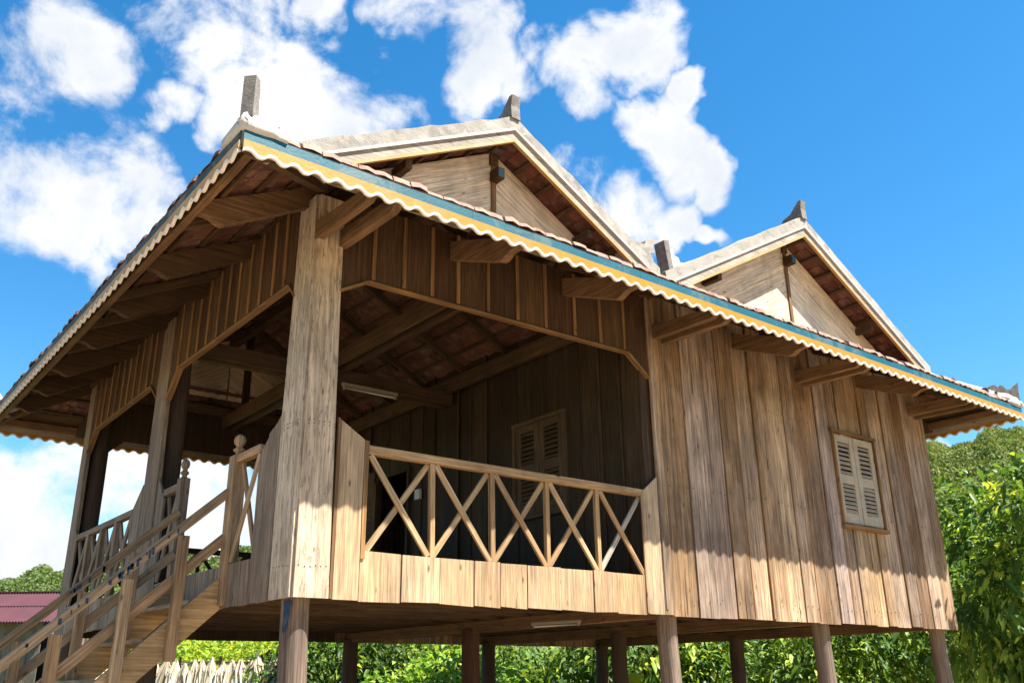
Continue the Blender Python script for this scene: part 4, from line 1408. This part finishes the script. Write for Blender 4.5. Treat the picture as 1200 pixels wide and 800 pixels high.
def gable(xr, zr_, xl, xrgt, label, horn_up, yf, sgn):
    """yf = y of the gable wall, sgn = -1 for the front, +1 for the rear"""
    fr = (Vector((0, yf, 0)), X, Z, Y * sgn)
    gw = MB()
    base = skz(yf) - 0.05
    for side, xe in ((-1, xl), (1, xrgt)):
        ze = rz(xe)
        slope = (zr_ - ze) / abs(xr - xe)
        tri = [(xr + side * 0.012, base), (xe, base), (xe, ze - 0.03), (xr + side * 0.012, zr_ - 0.03)]
        # boards laid parallel to the rake
        k = 0
        t = 0.0
        nrm = math.sqrt(1 + slope * slope)
        while t < 2.2:
            w_ = random.choice((0.22, 0.26, 0.3))
            poly = tri
            # distance below the rake line: (zr - slope*|x-xr| - v)/nrm
            a_, b2, c_ = -slope * side, -1.0, zr_ - 0.03 + slope * side * xr
            poly = clip(poly, a_, b2, c_ - (t + 0.002) * nrm)
            poly = clip(poly, -a_, -b2, -(c_ - (t + w_) * nrm)) if len(poly) > 2 else []
            if len(poly) > 2:
                # grain along the slope
                U2 = Vector((side, 0, -slope)).normalized()
                V2 = Vector((slope * side, 0, 1)).normalized()
                O2 = Vector((xr, yf, zr_))
                pl = []
                for (u, v) in poly:
                    d_ = Vector((u, yf, v)) - O2
                    pl.append((d_.dot(U2), d_.dot(V2)))
                j = random.random() * 0.008
                gw.prism(pl, (O2, U2, V2, Y * sgn), -0.012 + j, 0.01 + j, grain='u')
            t += w_
    wall_ = part(gw, 'gable_wall', M['gable'])
    gp = MB()
    gp.box((xr, yf + sgn * 0.026, (base + zr_) / 2 - 0.02), (X, Z, Y), (0.03, (zr_ - base) / 2 - 0.06, 0.01), r=0.2)
    part(gp, 'gable_post', M['batten'], wall_)
    rb = MB()
    rb.box((xr, yf + sgn * 0.09, zr_ - 0.33), (X, Y, Z), (0.045, 0.07, 0.062), r=0.2, ch=0.006)
    part(rb, 'ridge_beam_end', M['brown'], wall_)
    tf = MB()
    tf.box((xr, yf + sgn * 0.163, zr_ - 0.33), (X, Y, Z), (0.037, 0.003, 0.053), ch=0.001)
    part(tf, 'teal_cap', M['teal'], wall_)
    # bargeboards
    yr = RY0 if sgn < 0 else RY1
    fr2 = (Vector((0, yr, 0)), X, Z, Y * sgn)
    for side, xe in ((-1, xl), (1, xrgt)):
        ze = rz(xe)

        def band(lo_, hi, n0, n1, mat, name, par=None, ext=0.0, seg=1, wob=0.0):
            bmx = MB()
            xs = [xr + (xe - xr) * (1 + ext) * i / seg for i in range(seg + 1)]
            sl_ = (ze - zr_) / (xe - xr)
            up_ = [(x, zr_ + sl_ * (x - xr) + hi + random.uniform(-wob, wob)) for x in xs]
            dn_ = [(x, zr_ + sl_ * (x - xr) + lo_) for x in xs]
            for i in range(seg):
                bmx.prism([dn_[i], dn_[i + 1], up_[i + 1], up_[i]], fr2, n0, n1, grain='u', r=0.5)
            return part(bmx, name, mat, par)
        bb = band(-0.055, 0.05, -0.01, 0.022, M['rakeboard'], 'bargeboard')
        band(-0.082, -0.050, -0.012, 0.028, M['fadedyellow'], 'yellow_strip', bb)
        band(0.045, 0.075, -0.2, 0.045, M['whitecement'], 'plaster_lip', bb)
        capm = MB()
        seg = 16
        sl_ = (ze - zr_) / (xe - xr)
        vs, fs = [], []
        cs = [(-0.42, 0.03), (-0.40, 0.14), (-0.2, 0.215), (-0.02, 0.225), (0.035, 0.21), (0.04, 0.076)]
        for i in range(seg + 1):
            x = xr + (xe - xr) * 1.03 * i / seg
            z = zr_ + sl_ * (x - xr)
            for k, (nn, hh) in enumerate(cs):
                vs.append((x, yr + sgn * (nn + random.uniform(-.006, .006)), z + hh + (random.uniform(-.01, .01) if 0 < k < 5 else 0)))
        kk = len(cs)
        for i in range(seg):
            for k in range(kk):
                fs.append((i * kk + k, i * kk + (k + 1) % kk, (i + 1) * kk + (k + 1) % kk, (i + 1) * kk + k))
        fs.append(tuple(range(kk)))
        fs.append(tuple(range(seg * kk, seg * kk + kk))[::-1])
        if (side * sgn) > 0:
            fs = [f[::-1] for f in fs]
        capm.add(vs, fs, [(0, 0, 0)] * len(vs), 0.5)
        part(capm, 'plaster_cap', M['cement'])
        # horn at the foot of the rake
        hm2 = MB()
        f3 = (Vector((xe - side * 0.17, yr - sgn * 0.06, ze + 0.13)), X * side, Z, Y * sgn)
        outer = (side < 0) == (xr == RX1)
        if outer:
            pass
        elif side > 0:
            hm2.prism([(-0.3, 0.12), (-0.2, -0.05), (0.12, -0.2), (0.16, 0.13), (0.13, 0.2), (0.2, 0.24), (0.16, 0.31), (0.27, 0.4), (0.15, 0.385), (0.06, 0.34), (0.04, 0.29), (-0.04, 0.28), (-0.14, 0.27)], f3, -0.06, 0.075)
            part(hm2, 'roof_horn', M['cement'])
        else:
            hm2.prism([(-0.3, 0.14), (-0.2, -0.05), (0.14, -0.2), (0.13, 0.1), (0.12, 0.36), (0.06, 0.37), (0.05, 0.3), (-0.02, 0.29), (-0.04, 0.24), (-0.14, 0.25)], f3, -0.05, 0.06)
            hq_ = part(hm2, 'roof_horn', M['whitecement'])
            hs2 = MB()
            hs2.prism([(0.1, 0.08), (0.17, 0.06), (0.23, 0.43), (0.15, 0.45)], f3, -0.07, 0.08)
            part(hs2, 'horn_slab', M['finial'], hq_)
    hm3 = MB()
    f3 = (Vector((xr, yr, zr_ + 0.2)), Y * (-sgn), Z, X)
    hm3.prism([(-0.06, -0.03), (0.3, -0.03), (0.24, 0.05), (0.12, 0.09), (0.06, 0.15), (-0.02, 0.235), (-0.07, 0.235), (-0.05, 0.12)], f3, -0.055, 0.055)
    part(hm3, 'roof_horn', M['finial'])


GYF = 0.05
gable(RX1, RZ1, -0.35, VX - 0.12, '', True, GYF, -1)
gable(RX2, RZ2, VX + 0.12, 9.55, '', True, GYF, -1)
gable(RX1, RZ1, -0.35, VX - 0.12, '', True, WY - GYF, 1)
gable(RX2, RZ2, VX + 0.12, 9.55, '', True, WY - GYF, 1)

# ridge caps along the ridges and hips
for (x, z) in ((RX1, RZ1), (RX2, RZ2)):
    rc = MB()
    pts = [(x, RY0 + 0.2 + (RY1 - RY0 - 0.4) * i / 14, z + 0.075 + random.uniform(-.01, .01)) for i in range(15)]
    rc.tube(pts, 0.13, 8)
    part(rc, 'ridge_cap', M['cement'], smooth=True)
for sx, sy in ((0, 0), (1, 0), (0, 1), (1, 1)):
    ex, ey = (EX0, EX1)[sx], (EY0, EY1)[sy]
    dx, dy = (1 if sx == 0 else -1), (1 if sy == 0 else -1)
    hc = MB()
    pts = [(ex + dx * (0.0 + t), ey + dy * (0.0 + t), ZE + SK * t + 0.035 + random.uniform(-.012, .012)) for t in np.linspace(0.0, 1.1, 16)]
    hc.tube(pts, [0.04, 0.085] + [0.11] * 14, 14, wob=0.07)
    hip = part(hc, 'hip_cap', M['whitecement'], smooth=True)
    lump = MB()
    lx, ly = ex + dx * 0.04, ey + dy * 0.04
    lv = []
    for z_, q0, q1 in ((ZE + 0.0, -0.012, 0.34), (ZE + 0.045, -0.02, 0.33), (ZE + 0.085, -0.005, 0.24), (ZE + 0.13, 0.012, 0.15), (ZE + 0.15, 0.025, 0.125)):
        ring = []
        for (u, v) in ((0, 0), (.33, 0), (.66, 0), (1, 0), (1, .33), (1, .66), (1, 1), (.66, 1), (.33, 1), (0, 1), (0, .66), (0, .33)):
            ring.append((ex + dx * (q0 + (q1 - q0) * u) + random.uniform(-.008, .008), ey + dy * (q0 + (q1 - q0) * v) + random.uniform(-.008, .008), z_ + random.uniform(-.008, .008)))
        lv.append(ring)
    lvs = [p for r_ in lv for p in r_]
    lfs = [(k * 12 + i, k * 12 + (i + 1) % 12, (k + 1) * 12 + (i + 1) % 12, (k + 1) * 12 + i) for k in range(4) for i in range(12)] + [tuple(range(48, 60)), tuple(range(12))[::-1]]
    if dx * dy < 0:
        lfs = [f[::-1] for f in lfs]
    lump.add(lvs, lfs, [(0, 0, 0)] * 60, 0.5)
    part(lump, 'plaster_lump', M['whitecement'], hip, smooth=True)
    # corner horn: an upright slab with a stepped white bracket behind it
    hz = MB()
    dg = Vector((dx, dy, 0)).normalized()
    O = Vector((ex, ey, ZE + 0.06))
    f4 = (O, dg, Z, Z.cross(dg))
    if sx == 0:
        hz.prism([(0.04, 0.06), (0.15, 0.06), (0.135, 0.17), (0.115, 0.4), (0.04, 0.395), (0.04, 0.17)], f4, -0.045, 0.045)
        part(hz, 'roof_horn', M['finial'], hip)
        hw2 = MB()
        hw2.prism([(0.13, 0.0), (0.6, 0.22), (0.42, 0.25), (0.32, 0.2), (0.27, 0.22), (0.22, 0.23), (0.2, 0.28), (0.17, 0.29), (0.15, 0.335), (0.13, 0.34)], f4, -0.045, 0.045)
        part(hw2, 'horn_bracket', M['whitecement'], hip)
    else:
        f4 = (O, dg, Z, Z.cross(dg))
        hz.prism([(0.02, 0.03), (0.42, 0.22), (0.4, 0.27), (0.33, 0.29), (0.29, 0.25), (0.25, 0.28), (0.2, 0.26), (0.18, 0.21), (0.12, 0.21), (0.07, 0.26), (0.0, 0.31), (0.02, 0.15)], f4, -0.04, 0.04)
        part(hz, 'roof_horn', M['finial'], hip)

# ================================================================== STAIRCASE
SL = 0.92
ST = empty('staircase', (-1.25, 1.97, 0.0), 'steep open wooden staircase climbing to the veranda with slanted handrails', 'staircase')


def sp(mb, name, mat, par=None, **kw):
    return mb.build(name, mat, par or ST, **kw)


XB = -2.45
for yy, nm in ((1.33, 'near'), (2.6, 'far')):
    sm = MB()
    fS = (Vector((0, yy, 0)), X, Z, -Y)
    sm.prism([(-0.02, 2.475), (-0.02, 2.205), (XB - 0.05, 2.205 + SL * (XB - 0.03)), (XB - 0.4, 0.0), (XB - 0.06, 0.0 + 0.12)][:5] if False else
             [(-0.03, 2.475), (-0.03, 2.195), (-2.42, -0.02), (-2.74, -0.02)], fS, -0.028, 0.028, grain='u')
    # grain along the slope
    sto = sp(sm, 'stringer', M['stringer'])
    hl = MB()
    y_r = yy
    hl.beam((-0.03, y_r, 3.19), (-2.5, y_r, 3.19 - SL * 2.47), 0.07, 0.072, up=Z)
    hr = sp(hl, 'handrail', M['stair'])
    ml = MB()
    ml.beam((-0.03, y_r, 2.79), (-2.5, y_r, 2.79 - SL * 2.47), 0.035, 0.085, up=Z)
    sp(ml, 'middle_rail', M['stair'])
    for x in (-0.415, -0.82, -1.285, -1.75, -2.2):
        pm = MB()
        zt = 3.15 + SL * x
        zb = 2.16 + SL * x
        pm.beam((x, yy - 0.058 if nm == 'near' else yy - 0.055, max(zb, 0)), (x + 0.01, yy - 0.058, zt), 0.085, 0.05, up=Y)
        sp(pm, 'baluster_post', M['stair'])
    # dribbles of blue paint on the rail
    dp = MB()
    cnt = 26 if nm == 'near' else 12
    for k in range(cnt):
        x = -0.3 - 1.5 * random.random() if k > 12 else -0.62 - 0.3 * random.random()
        z = 3.19 + SL * x
        l_ = random.uniform(0.02, 0.07 if k <= 12 else 0.045)
        dp = MB()
        dp.box((x, y_r - 0.0375, z + 0.05 - l_ / 2), (X, Z, Y), (random.uniform(0.004, 0.012), l_ / 2, 0.002), ch=0.0)
        sp(dp, 'paint_drip', M['bluepaint'], hr)
    dp = MB()
    for k in range(5):
        x = -0.55 - 0.09 * k
        dp.beam((x - 0.045, y_r - 0.02, 3.19 + SL * (x - 0.045) + 0.053), (x + 0.045, y_r - 0.02, 3.19 + SL * (x + 0.045) + 0.053), 0.034, 0.003, ch=0.0)
    sp(dp, 'paint_drip', M['bluepaint'], hr)
for k in range(7):
    z = 2.25 - 0.31 * k
    x = -0.14 - 0.335 * k
    tm = MB()
    tm.box((x, 1.965, z), (Y, X, Z), (0.605, 0.14, 0.02), ch=0.005)
    sp(tm, 'tread', M['stair'])

# ================================================================== lamps
def lamp(a, b_, label, up, k=1.0):
    a, b_ = Vector(a), Vector(b_)
    root = empty('tube_lamp', tuple((a + b_) / 2), label, 'lamp', 'fluorescent tube lamps on the house')
    mb = MB()
    mb.beam(a, b_, 0.05 * k, 0.045 * k, up=up, r=0.5)
    mb.build('housing', M['tube'], root)
    d = (b_ - a).normalized()
    mb = MB()
    dn = -Vector(up)
    mb.tube([a + d * 0.05 + dn * 0.045 * k, b_ - d * 0.05 + dn * 0.045 * k], 0.013 * k, 10)
    mb.build('tube', M['tubeglass'], root, smooth=True)
    for q in (a + d * 0.03, b_ - d * 0.03):
        mb = MB()
        mb.box(q + dn * 0.04 * k, (d, up, d.cross(Vector(up))), (0.012, 0.026 * k, 0.018 * k))
        mb.build('lamp_holder', M['tube'], root)


lamp((2.05, 3.36, 5.1), (2.85, 3.36, 5.1), 'white fluorescent tube fitting under the veranda tie beam', Z)
lamp((3.72, 1.75, 2.2), (3.86, 1.1, 2.2), 'white fluorescent tube fitting under the floor beams', Z, 0.7)

# ================================================================== surroundings
def at(x, y, dep):
    return CAM + (FW * FPX + RT * (x - 600) - UP * (y - 400)) / FPX * dep


# shed with ribbed maroon roof, far left
sx = Vector((0.786, -0.618, 0)).normalized()      # along the ridge
sy = Vector((0.618, 0.786, 0))                    # away from the camera
so = Vector((1.5, 26.6, 0))
SH = empty('shed', tuple(so), 'low shed with ribbed maroon sheet roof and plank wall far left', 'shed')
sr = MB()
nr = 92
Lr = 8.2
vs, fs = [], []
for i in range(nr * 4 + 1):
    u = -5.0 + Lr * i / (nr * 4)
    rib = 0.03 * (1 if i % 4 in (1, 2) else 0)
    for (v, z) in ((-0.5, 3.42), (1.35, 4.42)):
        p = so + sx * u + sy * v + Z * (z + rib)
        vs.append(p)
for i in range(nr * 4):
    fs.append((i * 2, i * 2 + 2, i * 2 + 3, i * 2 + 1))
nv0 = len(vs)
vs += [Vector(v) - Z * 0.02 for v in vs]
fs += [tuple(i + nv0 for i in f[::-1]) for f in fs]
for (v0_, v1_) in ((0, 0),):
    pass
sr.add(vs, fs, [(0, 0, 0)] * len(vs), 0.5)
sr.beam(so + sx * -5.0 + sy * 1.38 + Z * 4.46, so + sx * 3.2 + sy * 1.38 + Z * 4.46, 0.22, 0.04)
for v, z in ((0.42, 3.93),):
    sr.beam(so + sx * -5.0 + sy * v + Z * (z + 0.025), so + sx * 3.2 + sy * v + Z * (z + 0.025), 0.03, 0.02)
sr.build('roof', M['shedroof'], SH)
sr = MB()
for i in range(20):
    u = -4.7 + 0.38 * i
    sr.box(so + sx * u + sy * (0.1 + 0.01 * (i % 2)) + Z * 1.72, (Z, sx, sy), (1.72, 0.185, 0.015))
sr.build('plank_wall', M['shedwall'], SH)
sr = MB()
sr.box(so + sx * -0.9 + sy * 2.6 + Z * 1.6, (sx, sy, Z), (3.9, 0.02, 1.6))
sr.box(so + sx * -4.7 + sy * 1.35 + Z * 1.6, (sy, sx, Z), (1.2, 0.02, 1.6))
sr.box(so + sx * 2.9 + sy * 1.35 + Z * 1.6, (sy, sx, Z), (1.2, 0.02, 1.6))
sr.build('rear_wall', M['shedwall'], SH)
sr = MB()
for s_ in (-1,):
    vs = []
    for (v, z) in ((1.35, 4.42), (3.1, 3.5)):
        for u in (-5.0, 3.2):
            vs.append(so + sx * u + sy * v + Z * z)
    vs += [q + Z * -0.02 for q in vs]
    sr.add(vs, [(0, 1, 3, 2), (4, 6, 7, 5), (0, 4, 5, 1), (2, 3, 7, 6), (0, 2, 6, 4), (1, 5, 7, 3)], [(0, 0, 0)] * 8, 0.5)
sr.build('roof', M['shedroof'], SH)

# stick fence hung with pale bundles of dry husks
fa_, fb_ = at(120, 770, 20.5), at(356, 770, 19.5)
fa_.z = fb_.z = 0
FN = empty('stick_fence', tuple(fa_), 'rough stick fence of dark poles behind the stairs', 'fence')
fdv = (fb_ - fa_)
fl = fdv.length
fdv.normalize()
for k in range(6):
    q = fa_ + fdv * (fl * k / 5)
    mb = MB()
    mb.tube([q, q + Z * 2.2], [0.04, 0.03], 8)
    mb.build('fence_pole', M['stick'], FN, smooth=True)
mb = MB()
for k in range(26):
    t = random.random() * fl
    z = 2.08 + random.uniform(-.04, .12)
    a = fa_ + fdv * max(0, t - random.uniform(.2, .7)) + Z * z
    c = fa_ + fdv * min(fl, t + random.uniform(.2, .7)) + Z * (z + random.uniform(-.05, .05))
    mb.tube([a, c], random.uniform(0.008, 0.02), 6)
mb.build('cross_sticks', M['stick'], FN)


def husk(pos, ln, w):
    n = 60
    P = np.tile(np.array(pos), (n, 1)) + rng.normal(size=(n, 3)) * 0.012
    ang = rng.random(n) * 6.283
    spread = rng.random(n) ** 0.7
    D = np.stack([np.cos(ang) * w * spread, np.sin(ang) * w * spread, -np.ones(n) * ln], axis=1)
    Nn = np.stack([np.cos(ang), np.sin(ang), np.zeros(n) + 0.1], axis=1)
    return P, D, Nn, ln * rng.uniform(0.75, 1.1, n), rng.uniform(0.09, 0.17, n), rng.random(n)


nb_ = 22
for k in range(nb_):
    q = fa_ + fdv * (fl * (k + 0.5 + random.uniform(-.15, .15)) / nb_) - Vector((sy.x, sy.y, 0)) * 0.07
    z = 2.12 + random.uniform(-0.08, 0.09)
    P, D, Nn, Ln, Wd, rn = husk((q.x, q.y, z), random.uniform(0.8, 1.1), random.uniform(0.3, 0.4))
    o = leaf_mesh('husk_bundle', M['husk'], P, D, Nn, Ln, Wd, rn, None, 2, 0.05)
    tag(o, 'pale bundle of dry husks hanging point up on the stick fence', 'husk bundle', 'pale husk bundles hung along the stick fence')

# pale stakes standing in the field
for k, (x, y) in enumerate(((402, 783), (425, 785), (433, 780), (447, 786), (490, 789), (497, 783))):
    q = at(x, y, 24 + random.uniform(-1, 1))
    mb = MB()
    mb.tube([(q.x, q.y, -0.1), (q.x + 0.01, q.y, q.z)], [0.055, 0.045], 8)
    o = mb.build('field_stake', M['stake'], None)
    tag(o, 'slim pale stake standing in the sunny field seen under the house', 'stake', 'pale stakes standing in the field')

# tall grass beyond the near post
ng = 2600
gx = np.array(at(374, 790, 21))
P = np.stack([gx[0] + rng.normal(size=ng) * 0.4, gx[1] + rng.normal(size=ng) * 0.4, np.zeros(ng)], axis=1)
D = np.stack([rng.normal(size=ng) * 0.14, rng.normal(size=ng) * 0.14, np.ones(ng)], axis=1)
o = leaf_mesh('tall_grass', M['grassblade'], P, D, unit(ng), rng.uniform(1.4, 2.6, ng), rng.uniform(0.012, 0.026, ng), rng.random(ng), None, 2, 0.08)
tag(o, 'tall feathery green grass beside the front post', 'grass', kind='stuff')

# trees and shrubs
# 1. tree at the right-hand end of the house
tree('leafy_tree', 'tall bright green tree with drooping leaves at the right end of the house', 'tree', (13.0, -0.1, 0), 5.6,
     [((12.9, -0.4, 2.9), (1.7, 1.8, 1.5)), ((11.9, 0.3, 2.5), (1.2, 1.3, 1.3)), ((13.6, -1.3, 4.1), (1.4, 1.4, 1.1)), ((12.2, -0.9, 1.3), (1.5, 1.4, 1.2)), ((14.2, 0.4, 3.0), (1.3, 1.4, 1.2)), ((12.35, 0.35, 3.95), (0.85, 0.9, 0.8)), ((12.9, -0.6, 4.2), (0.9, 0.9, 0.9)), ((10.75, -1.0, 3.95), (0.55, 0.5, 0.42)), ((11.3, -0.4, 3.4), (0.7, 0.7, 0.5)), ((10.9, -0.2, 2.9), (0.4, 0.5, 0.6))],
     M['leaf_mid'], 960, 16, 0.2, 0.36, 0.13, 0.28, trunk_r=0.14, limbs=9, shell=0.3)
tree('leafy_tree', 'dark leafed tree standing close behind the right end of the house', 'tree', (13.6, 4.0, 0), 5.2,
     [((13.4, 3.6, 2.3), (1.9, 1.9, 1.6)), ((12.2, 3.9, 1.5), (1.5, 1.6, 1.4)), ((14.8, 2.4, 2.9), (1.5, 1.5, 1.4))],
     M['leaf_mid'], 900, 14, 0.175, 0.38, 0.14, 0.28, trunk_r=0.13, limbs=7, shell=0.35)
tree('leafy_tree', 'pale barked tree behind the third front post under the house', 'tree', (11.6, 7.6, 0), 4.2,
     [((11.5, 7.5, 2.3), (1.6, 1.5, 1.7)), ((10.6, 8.2, 1.3), (1.3, 1.3, 1.2)), ((12.5, 6.8, 1.5), (1.2, 1.2, 1.4))],
     M['leaf_mid'], 1000, 9, 0.19, 0.42, 0.16, 0.45, trunk_r=0.07, limbs=8, shell=0.3)
for (x, y, h, lab) in ((10.0, 11.0, 3.0, 'dark bushy shrub seen between the second and third rows of posts'), (8.4, 11.8, 3.1, 'dense dark shrub seen behind the lone thin rear post'),
                       (13.6, 7.0, 3.4, 'green shrub behind the rightmost stilt post'), (7.0, 12.6, 3.0, 'dark shrub just right of the reddish brown stilt post')):
    tree('shrub', lab, 'shrub', (x, y, 0), h,
         [((x, y, h * 0.5), (1.3, 1.3, h * 0.48)), ((x + .8, y - .6, h * 0.35), (.9, .9, h * 0.35)), ((x - .8, y + .4, h * .42), (.9, .9, h * .4))],
         M['leaf_dark'], 750, 9, 0.17, 0.42, 0.15, 0.45, trunk_r=0.05, limbs=6, shell=0.45)
tree('banana_shrub', 'low plant with big pale leaves behind the third front post', 'plant', (9.3, 5.4, 0), 1.5,
     [((9.3, 5.4, 1.2), (.35, .35, .5))], M['leaf_lime'], 10, 3, 0.5, 0.45, 0.08, 0.2, trunk_r=0.02, limbs=3)
# 2. sunny hedge and bushes seen through the stilts on the left
far = [(360, 745, 30, 3.4, 'leaf_light'), (400, 745, 32, 3.6, 'leaf_mid'), (440, 742, 31, 3.5, 'leaf_light'), (480, 744, 30, 3.5, 'leaf_mid'), (520, 742, 28, 3.4, 'leaf_light'), (560, 745, 24, 3.2, 'leaf_mid'),
       (455, 775, 22, 2.3, 'leaf_lime'), (500, 772, 21, 2.4, 'leaf_lime'), (535, 778, 19, 2.2, 'leaf_light'), (420, 782, 23, 2.1, 'leaf_lime')]
labs = ['sunlit bush left of the near dark stilt in the far row', 'mid green bush in the far row behind the stilts', 'bright bush in the far row above the pale stakes', 'darker bush in the far row right of the pale stakes',
        'sunlit bush in the far row left of the reddish post', 'mid green bush directly behind the reddish brown post', 'yellow green bush just right of the slender stakes', 'round yellow green bush in the middle of the field',
        'light green bush left of the reddish brown post', 'low yellow green bush at the foot of the pale stakes']
for (x, y, dep, h, lm), lab in zip(far, labs):
    q = at(x, y, dep)
    tree('shrub', lab, 'shrub', (q.x, q.y, 0), h,
         [((q.x, q.y, h * 0.55), (1.5, 1.5, h * 0.45)), ((q.x + 1.1, q.y - .8, h * 0.4), (1.0, 1.0, h * .38)), ((q.x - 1.0, q.y + .6, h * .45), (1.1, 1.1, h * .4))],
         M[lm], 620, 9, 0.2, 0.45, 0.17, 0.3, trunk_r=0.05, limbs=5, shell=0.5, seg=1)
near = [(208, 765, 26, 3.0, 'leaf_lime'), (258, 758, 29, 3.3, 'leaf_lime'), (285, 760, 30, 3.4, 'leaf_light'), (312, 757, 28, 3.3, 'leaf_lime'), (235, 752, 36, 3.6, 'leaf_mid'), (345, 755, 34, 3.5, 'leaf_mid'), (150, 765, 30, 3.0, 'leaf_mid')]
labs = ['lime bush below the stair stringer', 'lime bush above the husk bundles, left one', 'light green bush above the middle husk bundles', 'lime bush above the right husk bundles, beside the near post',
        'darker bush standing back behind the lime bushes', 'dark bush behind the blue smeared front post', 'mid green bush behind the lower stair posts']
for (x, y, dep, h, lm), lab in zip(near, labs):
    q = at(x, y, dep)
    tree('shrub', lab, 'shrub', (q.x, q.y, 0), h,
         [((q.x, q.y, h * 0.55), (1.0, 1.0, h * 0.45)), ((q.x + .7, q.y - .5, h * 0.4), (.7, .7, h * .38))],
         M[lm], 420, 9, 0.2, 0.45, 0.15, 0.1, trunk_r=0.05, limbs=5, shell=0.5, seg=1)
